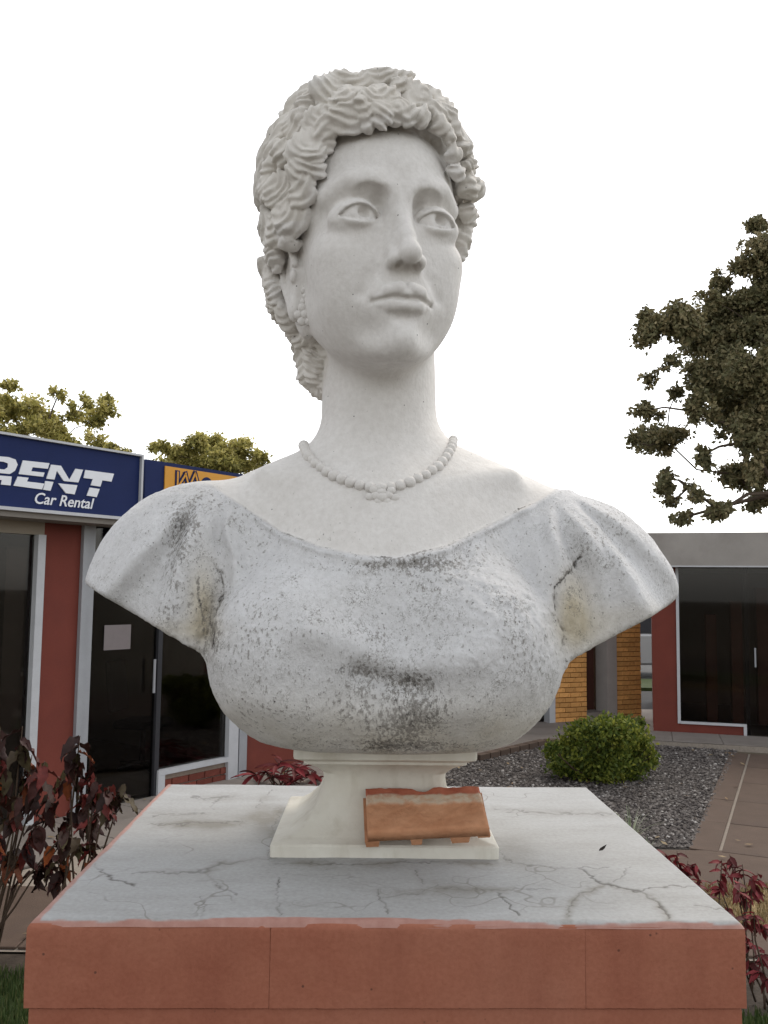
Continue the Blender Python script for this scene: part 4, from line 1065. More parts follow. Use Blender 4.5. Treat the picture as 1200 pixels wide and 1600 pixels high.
# green bush
def bush():
    b = np.array([2.17, 9.25, 0]); root = empty('green_bush', b); tag(root, 'dense low green bush growing on the gravel in front of the brick building', 'bush')
    rng = random.Random(2); cs = []
    for px, py, rx, rz in [(880, 1175, 28, 18), (905, 1155, 26, 20), (935, 1148, 28, 20), (968, 1145, 28, 20), (992, 1160, 24, 24), (1005, 1185, 20, 18), (985, 1200, 28, 18), (950, 1185, 34, 26), (915, 1190, 34, 22), (880, 1198, 24, 16), (940, 1210, 40, 14), (862, 1170, 12, 8), (975, 1130, 16, 12), (910, 1135, 12, 12), (945, 1128, 12, 10), (1000, 1135, 8, 12)]:
        Y = b[1]+rng.uniform(-.35, .25); p = at(px, py, Y); m = np.linalg.norm(p-CAM)/FPX
        cs.append((*(p-b), rx*m, (rx+rz)*.5*m, rz*m))
    V, F, T, k = leaf_cloud(cs, 15000, .05, 77, droop=-.6, spread=.75)
    me = np_mesh('foliage', V, F); me.polygons.foreach_set('use_smooth', np.zeros(len(F), bool)); a = me.attributes.new('tone', 'FLOAT', 'POINT'); a.data.foreach_set('value', T.astype(f4))
    o = link('foliage', me, root, leaf_mat('bush_leaf', [(.035, .06, .012), (.09, .13, .022), (.19, .22, .035), (.42, .42, .08)], trans=.35))
    for i in range(26):
        c = cs[rng.randrange(len(cs))]; e = np.array(c[:3])+np.array([rng.uniform(-1, 1)*c[3], rng.uniform(-1, 1)*c[4], c[5]*rng.uniform(.6, 1.5)]); m0 = np.array(c[:3])*.8
        MB().tube([m0, (m0+e)/2, e], [.004, .003, .0015], 4).build('shoot', M_TW, root)
    for c in cs:
        MB().tube([(rng.uniform(-.1, .1), rng.uniform(-.1, .1), 0), (c[0]*.5, c[1]*.5, c[2]*.4), c[:3]], [.012, .009, .004], 5).build('stem', M_TW, root)
bush()
# variegated grass tuft
def tuft(name, label, c, n, L, seed):
    rng = random.Random(seed); root = empty(name, c); tag(root, label, 'plant')
    m = leaf_mat('pale_blade', [(.20, .25, .14), (.42, .45, .33), (.14, .19, .09)], attr=False)
    for i in range(n):
        a = rng.uniform(0, 6.28); l = L*rng.uniform(.6, 1.1); le = rng.uniform(.2, .9); d = np.array([math.cos(a), math.sin(a), 0]); s = np.array([-d[1], d[0], 0])*.006
        mb = MB(); pr = None
        for k_ in range(5):
            t = k_/4; p = d*l*le*t+np.array([0, 0, l*(t-.45*le*t*t*t)]); w_ = s*(1-t*.85)
            b = len(mb.v); mb.v += [tuple(p-w_), tuple(p+w_)]
            if k_: mb.f.append((b-2, b-1, b+1, b))
        mb.build('blade', m, root, smooth=True)
tuft('variegated_grass', 'pale striped grass tuft on the gravel by the pedestal corner', tuple(ground(985, 1318)), 34, .30, 3)
tuft('variegated_grass', 'smaller pale grass tuft on the gravel nearer the red plants', tuple(ground(1012, 1335)), 14, .16, 4)

# ------------------------------------------------------------------ pedestal
PC = np.array([0.004, 1.504]); PYAW = math.radians(1.4); PW, PD, PZ = .869, .760, 1.5
CRK = [[(148, 1352), (166, 1370), (210, 1385)], [(205, 1365), (325, 1362)], [(325, 1362), (345, 1352), (430, 1340)], [(325, 1365), (340, 1385), (370, 1400)], [(315, 1405), (318, 1432)],
       [(240, 1275), (320, 1272)], [(300, 1245), (325, 1250), (385, 1243)], [(400, 1262), (420, 1240), (430, 1232)], [(230, 1290), (380, 1285)], [(437, 1375), (432, 1405), (437, 1432)], [(330, 1262), (345, 1245)],
       [(590, 1390), (605, 1428)], [(600, 1402), (660, 1395), (680, 1380)], [(680, 1388), (790, 1392), (860, 1390)], [(780, 1398), (808, 1432)], [(787, 1345), (850, 1355), (950, 1357)],
       [(905, 1358), (945, 1383), (1000, 1395), (1020, 1405), (1045, 1434)], [(945, 1383), (900, 1400), (885, 1432)], [(1000, 1395), (1020, 1386), (1085, 1387)], [(960, 1380), (985, 1355)], [(770, 1265), (870, 1272), (958, 1273)],
       [(1085, 1415), (1105, 1420), (1140, 1422)], [(660, 1380), (650, 1360)], [(430, 1350), (560, 1351), (680, 1349), (760, 1350)], [(764, 1310), (790, 1345)], [(438, 1262), (424, 1300), (420, 1345)]]
def pedestal():
    root = empty('pedestal', (PC[0], PC[1], 0), PYAW); tag(root, 'terracotta painted masonry pedestal with a cracked white painted top', 'pedestal')
    # painted top, a fine grid so that cracks and stains can be placed
    h = .0017; nx, ny = int(PW/h), int(PD/h); X, Y = np.meshgrid(np.linspace(-PW/2+.0002, PW/2-.0002, nx), np.linspace(-PD/2+.0002, PD/2-.0002, ny), indexing='ij')
    c, s = math.cos(PYAW), math.sin(PYAW); Wd = np.stack([PC[0]+X*c-Y*s, PC[1]+X*s+Y*c, np.full_like(X, PZ)], -1).reshape(-1, 3).astype(f4)
    px, py = to_plane(Wd)
    wob = 2.0*vnoise(Wd, 45)+1.8*vnoise(Wd, 140); wob2 = 1.8*vnoise(Wd+3, 60)+1.2*vnoise(Wd, 180)
    crack = np.zeros(len(px)); stain = np.zeros(len(px))
    foc = 1+(1440-py)/420.
    for i, ln in enumerate(CRK):
        d = seg2(px+wob*2, py+wob2*1.5, ln); wdt = .8+.7*(i in (16, 0, 14, 2, 11, 9)); brk = np.clip(.95+.9*vnoise(Wd+i, 22), 0, 1)
        crack = np.maximum(crack, np.exp(-(d/wdt)**2)*brk*(.85 if i in (16, 0, 9, 18, 14) else .55)); stain = np.maximum(stain, np.exp(-(d/(5+3*vnoise(Wd, 12)))**2)*(.75 if i in (2, 16, 17, 24, 23, 25, 13, 8) else .3)*np.clip(.6+vnoise(Wd, 20), 0, 1))
    sw = np.exp(-((py-1288)/22)**2)*np.exp(-((px-340)/110)**2)*.8+np.exp(-((py-1280)/30)**2)*np.exp(-((px-415)/25)**2)*.9+np.exp(-((px-800)/40)**2)*np.exp(-((py-1330)/30)**2)*.5
    stain = np.clip(stain+sw*(.7+.5*vnoise(Wd, 18)), 0, 1)
    # red wall paint lapping over the edge
    dl = (X+PW/2).ravel(); dr = (PW/2-X).ravel(); df = (Y+PD/2).ravel(); n1 = vnoise(Wd, 9); n2 = vnoise(Wd, 60)
    rim = np.maximum(sst(.016+.003*n1, .013+.003*n1, dl+.0012*n2), np.maximum(sst(.0045, .003, dr+.001*n2), sst(.008+.0075*n1, .0065+.0075*n1, df+.0015*n2)))
    V = np.stack([X.ravel(), Y.ravel(), (PZ-.0012*crack-.0006*rim*0).ravel()+.0009*vnoise(Wd, 7)+.0004*vnoise(Wd, 30)+.0006-.0085*np.clip(1-np.minimum(np.minimum(dl, dr), np.minimum(df, (PD/2-Y).ravel()))/.010, 0, 1)**2.2], 1)
    idx = np.arange(nx*ny).reshape(nx, ny); Q = np.stack([idx[:-1, :-1], idx[1:, :-1], idx[1:, 1:], idx[:-1, 1:]], -1).reshape(-1, 4)
    me = np_mesh('painted_top', V, Q)
    for nm, a in (('crack', crack), ('stain', stain), ('rim', rim)):
        at_ = me.attributes.new(nm, 'FLOAT', 'POINT'); at_.data.foreach_set('value', a.astype(f4).ravel())
    m, t, p = new_mat('cracked_white_paint', .62, .35); v = coords(t)
    A = {k: N(t, 'ShaderNodeAttribute', attribute_name=k).outputs['Fac'] for k in ('crack', 'stain', 'rim')}
    base = ramp(t, noise(t, coords(t, (1, 3, 1)), 7, 8), [(.30, (.25, .25, .235)), (.52, (.33, .335, .33)), (.75, (.40, .41, .415))])
    base = mix(t, .5, base, ramp(t, noise(t, v, 160, 4), [(.3, (.27, .27, .26)), (.7, (.40, .40, .405))]))
    st = mix(t, .6, A['stain'], mix(t, 1.0, A['stain'], ramp(t, noise(t, v, 26, 6), [(.3, .3), (.7, 1.4)]), 'MULTIPLY'))
    base = mix(t, st, base, (.19, .18, .155)); base = mix(t, A['crack'], base, (.055, .048, .04))
    vn = N(t, 'ShaderNodeTexNoise'); vn.inputs['Scale'].default_value = 9; t.links.new(v, vn.inputs['Vector'])
    ve = N(t, 'ShaderNodeTexVoronoi', feature='DISTANCE_TO_EDGE'); ve.inputs['Scale'].default_value = 7; t.links.new(mix(t, .22, v, vn.outputs['Color']), ve.inputs['Vector'])
    hm = mix(t, 1.0, ramp(t, ve.outputs['Distance'], [(.006, .55), (.016, 0.0)]), ramp(t, noise(t, v, 5, 3), [(.48, 0.0), (.6, 1.0)]), 'MULTIPLY')
    base = mix(t, hm, base, (.13, .12, .10))
    sp = N(t, 'ShaderNodeTexVoronoi'); sp.inputs['Scale'].default_value = 90; t.links.new(v, sp.inputs['Vector'])
    base = mix(t, ramp(t, sp.outputs['Distance'], [(.05, .55), (.10, 0.0)]), base, (.22, .20, .17))
    base = mix(t, A['rim'], base, ramp(t, noise(t, v, 40), [(.3, (.30, .145, .115)), (.7, (.40, .23, .19))]))
    t.links.new(base, p.inputs['Base Color']); t.links.new(bump(t, noise(t, v, 140, 4), .25, .002), p.inputs['Normal'])
    link('painted_top', me, root, m)
    m2, t, p = new_mat('terracotta_paint', .75, .3); v = coords(t)
    b = ramp(t, noise(t, v, 3.2, 8), [(.32, (.275, .088, .050)), (.5, (.315, .118, .070)), (.7, (.33, .137, .086))])
    b = mix(t, .2, b, ramp(t, noise(t, v, 190, 3), [(.35, (.21, .07, .043)), (.6, (.345, .135, .09))]))
    vs = N(t, 'ShaderNodeTexVoronoi'); vs.inputs['Scale'].default_value = 34; t.links.new(v, vs.inputs['Vector'])
    b = mix(t, ramp(t, vs.outputs['Distance'], [(.035, .75), (.07, 0.0)]), b, (.06, .03, .022))
    b = mix(t, ramp(t, noise(t, coords(t, (14, 14, 2)), 1.0, 5), [(.5, 0.0), (.75, .45)]), b, (.19, .055, .032))
    t.links.new(b, p.inputs['Base Color']); t.links.new(bump(t, noise(t, v, 120, 5), .35, .003, bump(t, noise(t, v, 12, 3), .25, .01)), p.inputs['Normal'])
    zc = float(at(600, 1577, 1.124)[2])
    # the cap with a rounded upper arris, the shaft slightly set back; the vertical joints of the blocks show
    def block(x0, x1, y0_, y1_, z0_, z1_, name, r, ox=0):
        bm = bmesh.new(); bmesh.ops.create_cube(bm, size=1)
        for v_ in bm.verts: v_.co = Vector(((x0+x1)/2+v_.co.x*(x1-x0), (y0_+y1_)/2+v_.co.y*(y1_-y0_), (z0_+z1_)/2+v_.co.z*(z1_-z0_)))
        bmesh.ops.bevel(bm, geom=[e_ for e_ in bm.edges if min(v_.co.z for v_ in e_.verts) > z1_-1e-4], offset=r, segments=4, affect='EDGES', profile=.5)
        for it in range(6):
            es = [e_ for e_ in bm.edges if e_.calc_length() > .014]
            if not es: break
            bmesh.ops.subdivide_edges(bm, edges=es, cuts=1, use_grid_fill=True)
        co = np.array([v_.co[:] for v_ in bm.verts], f4); nz = .0011*vnoise(co+7, 11)+.0007*vnoise(co, 45)
        for v_, q, n_ in zip(bm.verts, co, nz):
            if q[1] < y0_+.02: v_.co.y += n_+ox
            if abs(q[0]-x1) < .02 and x1 > .3: v_.co.x += n_
            if abs(q[0]-x0) < .02 and x0 < -.3: v_.co.x += n_
        bmesh.ops.triangulate(bm, faces=[f_ for f_ in bm.faces if len(f_.verts) > 4])
        me = bpy.data.meshes.new(name); bm.to_mesh(me); bm.free(); me.polygons.foreach_set('use_smooth', [True]*len(me.polygons)); me.set_sharp_from_angle(angle=math.radians(40))
        return link(name, me, root, m2)
    j1, j2 = -.144, .238
    for a_, b_, o_ in ((-PW/2, j1-.0003, 0), (j1+.0003, j2-.0003, -.0003), (j2+.0003, PW/2, .0003)):
        block(a_, b_, -PD/2, PD/2, zc+.001, PZ-.0012, 'cap_block', .010, o_)
    MB().box(-PW/2+.004, PW/2-.004, -PD/2+.0012, PD/2-.004, zc+.003, PZ-.006).build('joint_fill', m2, root)
    block(-PW/2+.0045, PW/2-.0045, -PD/2+.0045, PD/2-.0045, zc-.45, zc-.0015, 'shaft_block', .0015)
    block(-PW/2+.0045, PW/2-.0045, -PD/2+.0045, PD/2-.0045, -.05, zc-.453, 'shaft_block', .0015)
    MB().box(-PW/2+.012, PW/2-.012, -PD/2+.012, PD/2-.012, zc-.01, zc+.01).build('bed_joint', M_SOIL, root)
    return root
PED = pedestal()
# blown leaf on the painted top
p = at(936, 1333, 1.49); q = ray(936, 1333); p = CAM+q*((1.5-CAM[2])/q[2])
lf = link('dry_leaf', leaf_mesh('dry_leaf', .013, .007, -.5, n=3), None, basic('dead_leaf', (.02, .015, .012), var=.2)); lf.location = (p[0], p[1], 1.5035); lf.rotation_euler = (.15, .3, -1.2)
tag(lf, 'tiny dark dry leaf lying on the white pedestal top', 'leaf')

# fallen leaves scattered on the gravel and paving
def litter():
    rng = np.random.RandomState(8); n = 260; P = np.stack([rng.uniform(-3.2, 4.2, n), rng.uniform(4.9, 11, n), np.full(n, .034)], 1)
    a = rng.rand(n)*6.28; s_ = rng.uniform(.02, .05, n)[:, None]; d = np.stack([np.cos(a), np.sin(a), rng.uniform(-.1, .25, n)], 1); w = np.stack([-np.sin(a), np.cos(a), rng.uniform(-.2, .2, n)], 1)
    V = np.stack([P-d*s_, P-w*s_*.4, P+d*s_, P+w*s_*.4], 1).reshape(-1, 3); i = np.arange(n)[:, None]*4; F = np.concatenate([i+[0, 1, 2], i+[0, 2, 3]])
    me = np_mesh('leaf_litter', V, F); t_ = me.attributes.new('tone', 'FLOAT', 'POINT'); t_.data.foreach_set('value', np.repeat(rng.rand(n), 4).astype(f4))
    tag(link('leaf_litter', me, None, leaf_mat('dry_litter', [(.10, .06, .03), (.24, .15, .07), (.36, .27, .15), (.06, .04, .025)])), 'scattered small dry leaves on the gravel and the brown paving', 'leaf litter', kind='stuff')
litter()
# ------------------------------------------------------------------ the bust
build_curls()
HVOX = 0.0027
_V, _Q = surface_nets(bust_sdf, (-.53, 1.10, 1.63), (.53, 1.83, 2.70), HVOX)
_V = refine(_V, bust_sdf)
def bust_materials():
    m, t, p = new_mat('weathered_white_stone', .72, .3); v = coords(t)
    A = {k: N(t, 'ShaderNodeAttribute', attribute_name=k).outputs['Fac'] for k in ('dress', 'dirt', 'warm')}
    n1 = noise(t, v, 9, 7); nf = noise(t, v, 110, 5)
    skin = ramp(t, n1, [(.3, (.64, .615, .58)), (.7, (.73, .71, .68))])
    dres = ramp(t, n1, [(.3, (.63, .635, .645)), (.7, (.73, .74, .76))])
    c = mix(t, A['dress'], skin, dres)
    c = mix(t, .35, c, ramp(t, nf, [(.3, (.50, .485, .465)), (.65, (.72, .71, .70))]))
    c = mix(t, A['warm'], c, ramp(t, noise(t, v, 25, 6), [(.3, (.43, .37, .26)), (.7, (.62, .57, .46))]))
    # flecks and scratches in the rough dress, denser where dirt has settled
    sc = noise(t, coords(t, (190, 190, 115)), 1.0, 5, .72)
    def madd(a_, b_, c_):
        q = N(t, 'ShaderNodeMath', operation='MULTIPLY_ADD')
        for i_, w_ in enumerate((a_, b_, c_)):
            if isinstance(w_, (int, float)): q.inputs[i_].default_value = w_
            else: t.links.new(w_, q.inputs[i_])
        return q.outputs[0]
    reg = madd(ramp(t, noise(t, v, 7, 6, .65), [(.42, 0.0), (.68, 1.0)]), .12, .025)
    dd = madd(A['dress'], reg, madd(A['dirt'], .22, -.08))
    fl = madd(sc, 1.0, dd)
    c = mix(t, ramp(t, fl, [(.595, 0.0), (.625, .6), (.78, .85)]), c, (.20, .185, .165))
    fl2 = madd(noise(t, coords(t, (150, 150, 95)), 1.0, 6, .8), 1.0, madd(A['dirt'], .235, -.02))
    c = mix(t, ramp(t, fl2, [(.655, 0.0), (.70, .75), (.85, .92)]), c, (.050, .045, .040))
    # crackled, scratched skin of the old whitewash
    wv = N(t, 'ShaderNodeTexNoise'); wv.inputs['Scale'].default_value = 60; wv.inputs['Detail'].default_value = 4; t.links.new(v, wv.inputs['Vector'])
    vk = N(t, 'ShaderNodeTexVoronoi', feature='DISTANCE_TO_EDGE'); vk.inputs['Scale'].default_value = 1.0; t.links.new(mix(t, .5, coords(t, (88, 88, 52)), mix(t, 1.0, wv.outputs['Color'], (14., 14., 14.), 'MULTIPLY')), vk.inputs['Vector'])
    msk = madd(ramp(t, noise(t, v, 11, 6, .7), [(.46, 0.0), (.60, 1.0)]), .9, madd(A['dirt'], 1.6, 0.0))
    msk2 = mix(t, 1.0, mix(t, 1.0, msk, A['dress'], 'MULTIPLY'), ramp(t, noise(t, v, 48, 3), [(.42, 0.0), (.56, 1.0)]), 'MULTIPLY')
    line = ramp(t, vk.outputs['Distance'], [(.025, 1.0), (.06, 0.0)])
    c = mix(t, mix(t, 1.0, mix(t, 1.0, line, msk2, 'MULTIPLY'), (.72, .72, .72), 'MULTIPLY'), c, (.17, .16, .14))
    # black specks
    vo = N(t, 'ShaderNodeTexVoronoi'); vo.inputs['Scale'].default_value = 62; t.links.new(v, vo.inputs['Vector'])
    wn = N(t, 'ShaderNodeSeparateColor'); t.links.new(vo.outputs['Color'], wn.inputs[0])
    has = ramp(t, wn.outputs[0], [(.80, 0.0), (.82, 1.0)])
    c = mix(t, mix(t, 1.0, ramp(t, vo.outputs['Distance'], [(.055, .9), (.09, 0.0)]), has, 'MULTIPLY'), c, (.045, .04, .035))
    vo2 = N(t, 'ShaderNodeTexVoronoi'); vo2.inputs['Scale'].default_value = 150; t.links.new(v, vo2.inputs['Vector'])
    wn2 = N(t, 'ShaderNodeSeparateColor'); t.links.new(vo2.outputs['Color'], wn2.inputs[0])
    has2 = mix(t, 1.0, ramp(t, wn2.outputs[0], [(.82, 0.0), (.84, 1.0)]), A['dress'], 'MULTIPLY')
    c = mix(t, mix(t, 1.0, ramp(t, vo2.outputs['Distance'], [(.10, .85), (.17, 0.0)]), has2, 'MULTIPLY'), c, (.06, .052, .045))
    t.links.new(c, p.inputs['Base Color'])
    bs = N(t, 'ShaderNodeMath', operation='MULTIPLY'); t.links.new(sc, bs.inputs[0]); t.links.new(A['dress'], bs.inputs[1])
    b0 = bump(t, noise(t, coords(t, (75, 75, 45)), 1.0, 5, .7), .30, .006); b1 = bump(t, bs.outputs[0], .8, .005, b0); t.links.new(bump(t, nf, .16, .003, b1), p.inputs['Normal'])
    m2, t, p = new_mat('ivory_stone', .7, .3); v = coords(t)
    c = ramp(t, noise(t, v, 14, 7), [(.3, (.54, .51, .44)), (.7, (.65, .63, .56))]); c = mix(t, ramp(t, noise(t, coords(t, (12, 12, 3)), 3, 6), [(.5, 0.0), (.8, .5)]), c, (.33, .29, .21))
    t.links.new(c, p.inputs['Base Color']); t.links.new(bump(t, noise(t, v, 90, 4), .2, .003), p.inputs['Normal'])
    return m, m2
M_ST, M_IV = bust_materials()
BUST = empty('bust_statue', (0, 1.5, 1.5)); tag(BUST, 'large white weathered stone bust of a woman with curled hair and bead necklace', 'statue')
def figure():
    me = np_mesh('figure', _V-np.array([0, 1.5, 1.5], f4), _Q)
    P = _V.astype(f4); px, py = to_plane(P); x, y, z = P.T; fr = (y < 1.56).astype(f4)
    dress = sst(.003, -.003, skin_side(P))*(z < 2.13)
    def g(cx, cy, rx, ry, a=1.): return a*np.exp(-((px-cx)/rx)**2-((py-cy)/ry)**2)*fr
    n = vnoise(P, 18); n2 = vnoise(P, 45)
    dirt = g(630, 1064, 40, 11, .75)+g(585, 1048, 50, 8, .45)+g(650, 1085, 60, 45, .34)+g(640, 1130, 90, 30, .40)+g(560, 1090, 60, 60, .22)+g(280, 835, 22, 45, .55)+g(300, 800, 30, 30, .3)+g(265, 900, 35, 40, .25)
    dirt += g(905, 865, 22, 25, .35)+g(900, 930, 22, 40, .25)+g(950, 860, 40, 50, .16)+g(620, 882, 170, 9, .42)+g(620, 1166, 130, 10, .55)+g(330, 1000, 14, 34, .45)+g(760, 1080, 60, 50, .2)+g(500, 840, 60, 14, .25)+g(850, 830, 60, 30, .2)
    dirt += g(620, 960, 150, 110, .22)+g(440, 950, 60, 80, .06)+g(800, 950, 60, 80, .12)+g(420, 1060, 60, 50, .08)
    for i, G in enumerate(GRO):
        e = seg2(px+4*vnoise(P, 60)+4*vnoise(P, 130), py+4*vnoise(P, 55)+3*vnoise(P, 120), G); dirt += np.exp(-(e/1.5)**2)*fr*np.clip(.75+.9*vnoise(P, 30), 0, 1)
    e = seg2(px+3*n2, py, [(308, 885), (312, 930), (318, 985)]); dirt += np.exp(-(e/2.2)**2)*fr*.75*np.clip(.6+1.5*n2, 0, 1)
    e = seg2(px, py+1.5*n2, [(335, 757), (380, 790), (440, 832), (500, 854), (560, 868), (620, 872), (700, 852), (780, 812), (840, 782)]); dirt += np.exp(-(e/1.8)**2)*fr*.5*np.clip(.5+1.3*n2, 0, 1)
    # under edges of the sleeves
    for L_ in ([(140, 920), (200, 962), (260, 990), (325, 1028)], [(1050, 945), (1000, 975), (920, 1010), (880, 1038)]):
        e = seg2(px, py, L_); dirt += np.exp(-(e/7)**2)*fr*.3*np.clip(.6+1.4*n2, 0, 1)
    # grime in the hair and in hollows: from the curvature of the surface itself
    m = z > 2.2; 
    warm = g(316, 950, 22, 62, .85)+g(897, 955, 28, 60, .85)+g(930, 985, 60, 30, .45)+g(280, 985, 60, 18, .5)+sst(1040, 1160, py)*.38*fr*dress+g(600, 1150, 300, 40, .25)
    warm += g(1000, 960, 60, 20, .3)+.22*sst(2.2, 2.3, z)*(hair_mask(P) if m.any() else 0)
    dirt = np.clip(dirt*(1+.5*n), 0, 1); warm = np.clip(warm*(1+.4*n), 0, 1)
    for nm, a in (('dress', dress), ('dirt', dirt), ('warm', warm)):
        at_ = me.attributes.new(nm, 'FLOAT', 'POINT'); at_.data.foreach_set('value', np.asarray(a, f4))
    link('figure', me, BUST, M_ST)
def hair_mask(P):
    out = np.zeros(len(P), f4); m = P[:, 2] > 2.2; Q = to_head(P[m]); out[m] = sst(-.3, .3, in_face(Q))*sst(.6, -.2, np.abs(hair_base(Q))-1.0); return out
figure()
def hits(pts, fn=bust_sdf, steps=90):
    R_ = np.array([ray(*p) for p in pts]); R_ /= np.linalg.norm(R_, axis=1)[:, None]; ts = np.linspace(1.1, 1.75, 260); out = []
    for r in R_:
        d = fn((CAM+r*ts[:, None]).astype(f4)); i = int(np.argmax(d < .0005)) if (d < .0005).any() else int(np.argmin(d)); out.append(CAM+r*ts[i])
    return np.array(out)
O_ = np.array([0, 1.5, 1.5])
# socle
def socle():
    prof = [(.171, 0, .005), (.171, .016, .005), (.168, .019, .005), (.150, .0225, .006), (.146, .025, .008), (.130, .036, .014), (.112, .056, .022), (.101, .080, .028), (.098, .100, .028), (.099, .110, .024), (.108, .120, .016),
            (.120, .127, .009), (.127, .130, .006), (.1275, .134, .006), (.134, .1365, .005), (.141, .139, .006), (.142, .143, .006), (.142, .156, .006)]
    cx, cy = .006, 1.538; mb = MB(); n = 0
    for h_, z, cr in prof:
        ring = []
        hy = h_*.93
        for q, (sx, sy) in enumerate(((1, 1), (-1, 1), (-1, -1), (1, -1))):
            for k_ in range(6):
                a = math.pi/2*q+math.pi/2*k_/5; ring.append((sx*(h_-cr)+cr*math.cos(a), sy*(hy-cr)+cr*math.sin(a)))
        # extra points along the sides
        out = []
        for i in range(len(ring)):
            p0_, p1_ = ring[i], ring[(i+1) % len(ring)]; out.append(p0_)
            if i % 6 == 5:
                for u in (.2, .4, .6, .8): out.append((p0_[0]*(1-u)+p1_[0]*u, p0_[1]*(1-u)+p1_[1]*u))
        n = len(out)
        for x_, y_ in out:
            w_ = .0008*math.sin(x_*70+z*90)+.0006*math.sin(y_*110-z*60); mb.v.append((cx+x_*(1+w_*4), cy+y_*(1+w_*4)-1.5, z+w_*.4))
    for i in range(len(prof)-1):
        for k_ in range(n):
            j = (k_+1) % n; mb.f.append((i*n+k_, i*n+j, (i+1)*n+j, (i+1)*n+k_))
    mb.f.append(tuple(range(n))[::-1]); mb.f.append(tuple((len(prof)-1)*n+k_ for k_ in range(n)))
    o = mb.build('socle', M_IV, BUST, smooth=True); o.rotation_euler = (0, 0, math.radians(.6)); o.data.set_sharp_from_angle(angle=math.radians(34))
socle()
# necklace
def necklace():
    line = [(473, 690), (475, 698), (480, 711), (495, 727), (515, 741), (540, 752), (565, 760), (592, 765), (617, 762), (641, 754), (663, 744), (683, 731), (697, 715), (706, 699), (708, 688), (706, 682)]
    L = np.array(line, float); H = hits(L)
    # back half, behind the neck
    for a in np.linspace(-.25, math.pi+.25, 12)[1:-1]:
        pass
    seg = np.linalg.norm(np.diff(H, axis=0), axis=1); s = np.concatenate([[0], np.cumsum(seg)]); n = int(s[-1]/.0160); u = (np.arange(n)+.5)*s[-1]/n
    C = np.stack([np.interp(u, s, H[:, i]) for i in range(3)], 1)
    back = []
    for k_ in range(1, 15):
        t = k_/15; a = math.pi*t; c = H[-1]*(1-t)+H[0]*t; p = np.array([c[0], c[1], c[2]+.012*math.sin(a)])
        o = np.array([-.01, 1.54, p[2]]); d = np.array([math.cos(a*1.0)*1.0, math.sin(a), 0]); r = np.linspace(.05, .25, 120)[:, None]
        Q = (o+d*r).astype(f4); v = bust_sdf(Q); back.append(Q[np.argmax(v > 0)])
    C = np.concatenate([C, np.array(back)]); nf = n
    nk = MB().tube([tuple(p-O_) for p in C]+[tuple(C[0]-O_)], .0035, 6).build('necklace', M_ST, BUST, smooth=True)
    base = None; rng = random.Random(2)
    for i, p in enumerate(C):
        if base is None: base = MB().ball((0, 0, 0), .0089, 14, 9).build('bead', M_ST, nk, smooth=True); ob = base
        else: ob = inst(base, nk)
        ob.location = tuple(p-O_+np.array([0, -.0035 if i < nf else .002, .0005])); k_ = rng.uniform(.9, 1.1); ob.scale = (k_, k_*rng.uniform(.9, 1.05), k_); ob.rotation_euler = (rng.uniform(0, 3), rng.uniform(0, 3), 0)
    # rose pendant
    c = hits([(597, 777)])[0]-O_; mb = MB()
    for r, kk, sz in ((0, 1, .010), (.010, 5, .0085), (.019, 8, .0075)):
        for j in range(kk):
            a = 6.28*j/kk+r*40; mb.ball((c[0]+r*math.cos(a), c[1]-.002+r*.05, c[2]+r*.8*math.sin(a)), (sz, .0055-.12*r, sz*.8), 9, 6)
    mb.build('pendant', M_ST, nk, smooth=True)
necklace()
def earring(px, py, Y=None):
    p = (hits([(px, py)])[0] if Y is None else at(px, py, Y))-O_; mb = MB(); mb.ball(p, .009, 10, 7)
    for j in range(6):
        a = j*1.047; mb.ball((p[0]+.011*math.cos(a), p[1]-.001, p[2]+.013*math.sin(a)), (.0075, .006, .0075), 9, 6)
    for j in range(4):
        mb.ball((p[0]-.004+.003*(j % 2), p[1]+.001, p[2]+.022+j*.009), (.005, .005, .0055), 8, 5)
    mb.build('earring', M_ST, BUST, smooth=True)
earring(477, 492)
_e = to_head(np.array([hits([(477, 492)])[0]], f4))[0]; _m = from_head((-_e[0], _e[1], _e[2]))
earring(*proj(_m), Y=float(_m[1]))

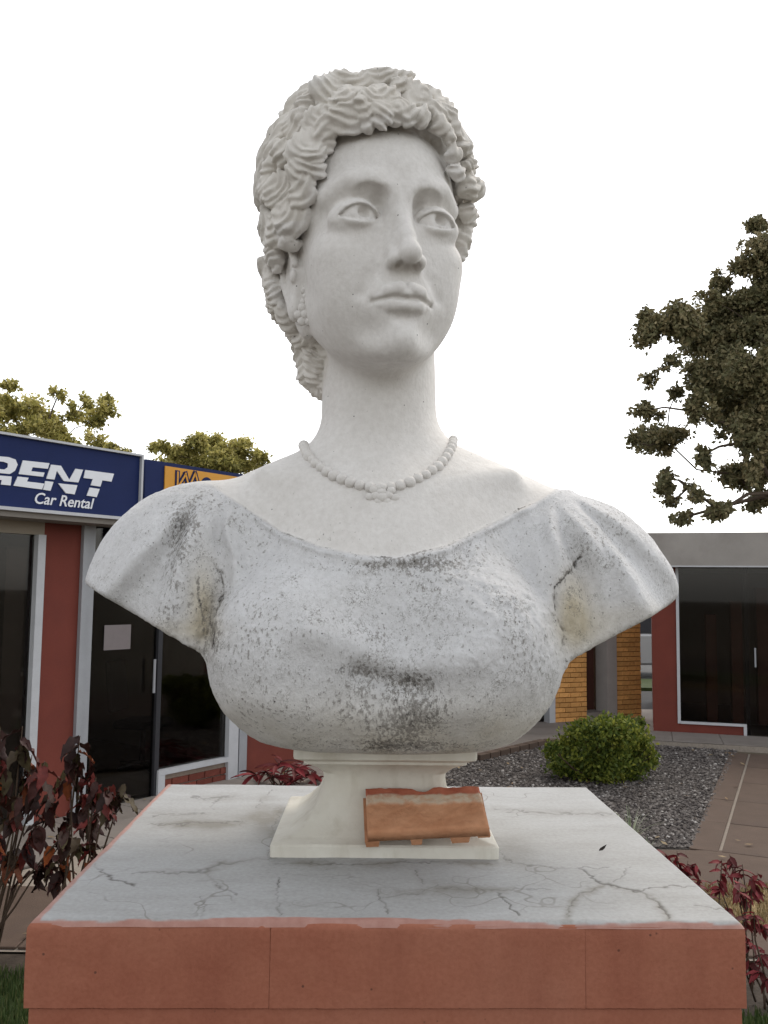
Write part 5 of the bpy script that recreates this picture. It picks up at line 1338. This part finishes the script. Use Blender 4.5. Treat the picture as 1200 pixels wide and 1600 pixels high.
# ------------------------------------------------------------------ the broken roof tile leaning on the socle
def tile():
    A_ = at(574, 1300, 1.352); B_ = at(765, 1291, 1.352)
    root = empty('clay_block', tuple((A_+B_)/2)); tag(root, 'broken orange hollow clay block with mortar smear leaning against the socle', 'clay block')
    o = (A_+B_)/2; C_ = at(571, 1231, 1.432); D_ = at(748, 1227, 1.432)
    ux = (B_-A_); uy = (C_-A_); nx_, ny_ = 60, 34; up = np.cross(ux, uy); up /= np.linalg.norm(up)
    if up[2] < 0: up = -up
    V = []; 
    for j in range(ny_+1):
        t = j/ny_
        for i in range(nx_+1):
            s = i/nx_; a = A_*(1-t)+C_*t; b = B_*(1-t)+D_*t; p = a*(1-s)+b*s
            notch = .010*max(0, 1-((s-.50)/.10)**2) if t > .8 else 0
            V.append(p-uy/np.linalg.norm(uy)*notch*(t-.8)/.2)
    V = np.array(V, f4); hh = .0014*vnoise(V, 45)+.0011*vnoise(V, 150)+.0007*vnoise(V, 320)+.0022*sst(.0, 1.0, np.repeat(np.linspace(0, 1, ny_+1), nx_+1)*0)
    tt = np.repeat(np.linspace(0, 1, ny_+1), nx_+1); ss = np.tile(np.linspace(0, 1, nx_+1), ny_+1)
    mort = sst(.06, .0, np.abs(tt-.70-.05*vnoise(V, 30)-.03*vnoise(V, 90)+.06*(ss-.5))-.075)
    edge = np.minimum(np.minimum(ss, 1-ss)*.19, np.minimum(tt, 1-tt)*.09); rnd_ = -.003*np.clip(1-edge/.004, 0, 1)**2
    T = V+up*(hh+mort*.0018+rnd_)[:, None]; nb = len(V); th = .019
    Bt = V-up*th; idx = np.arange(nb).reshape(ny_+1, nx_+1)
    Qs = [np.stack([idx[:-1, :-1], idx[:-1, 1:], idx[1:, 1:], idx[1:, :-1]], -1).reshape(-1, 4), np.stack([idx[:-1, :-1], idx[1:, :-1], idx[1:, 1:], idx[:-1, 1:]], -1).reshape(-1, 4)+nb]
    for e in (idx[0], idx[-1], idx[:, 0], idx[:, -1]): Qs.append(np.stack([e[:-1], e[1:], e[1:]+nb, e[:-1]+nb], 1))
    me = np_mesh('slab_face', np.concatenate([T, Bt])-o, np.concatenate(Qs)); bm = bmesh.new(); bm.from_mesh(me); bmesh.ops.recalc_face_normals(bm, faces=bm.faces[:]); bm.to_mesh(me); bm.free()
    a = me.attributes.new('mortar', 'FLOAT', 'POINT'); a.data.foreach_set('value', np.concatenate([mort, mort*0]).astype(f4))
    a = me.attributes.new('top', 'FLOAT', 'POINT'); a.data.foreach_set('value', np.concatenate([sst(.72, .82, tt), tt*0]).astype(f4))
    m, t, p = new_mat('terracotta', .85, .2); v = coords(t); at1 = N(t, 'ShaderNodeAttribute', attribute_name='mortar').outputs['Fac']; at2 = N(t, 'ShaderNodeAttribute', attribute_name='top').outputs['Fac']
    c = ramp(t, noise(t, v, 22, 7), [(.3, (.36, .16, .08)), (.7, (.50, .26, .145))]); c = mix(t, at2, c, ramp(t, noise(t, v, 30), [(.3, (.30, .075, .042)), (.7, (.43, .15, .09))]))
    mm = mix(t, 1.0, at1, ramp(t, noise(t, v, 70, 5), [(.35, .35), (.55, 1.0)]), 'MULTIPLY'); c = mix(t, mm, c, (.50, .40, .30))
    t.links.new(c, p.inputs['Base Color']); t.links.new(bump(t, noise(t, v, 160, 4), .5, .003), p.inputs['Normal'])
    link('slab_face', me, root, m)
    L = np.linalg.norm(ux); dx = ux/L; dy = uy/np.linalg.norm(uy)
    for s, w_ in ((.035, .022), (.40, .018), (.76, .030), (.955, .020)):
        c0 = A_+ux*s-up*th-o; mb = MB(); hgt = .011 if s < .9 else .003
        q = [c0-dx*w_/2, c0+dx*w_/2, c0+dx*w_*.42-up*hgt, c0-dx*w_*.42-up*hgt]; mb.prism(q, dy*np.linalg.norm(uy)*.98); mb.build('rib', m, root)
tile()
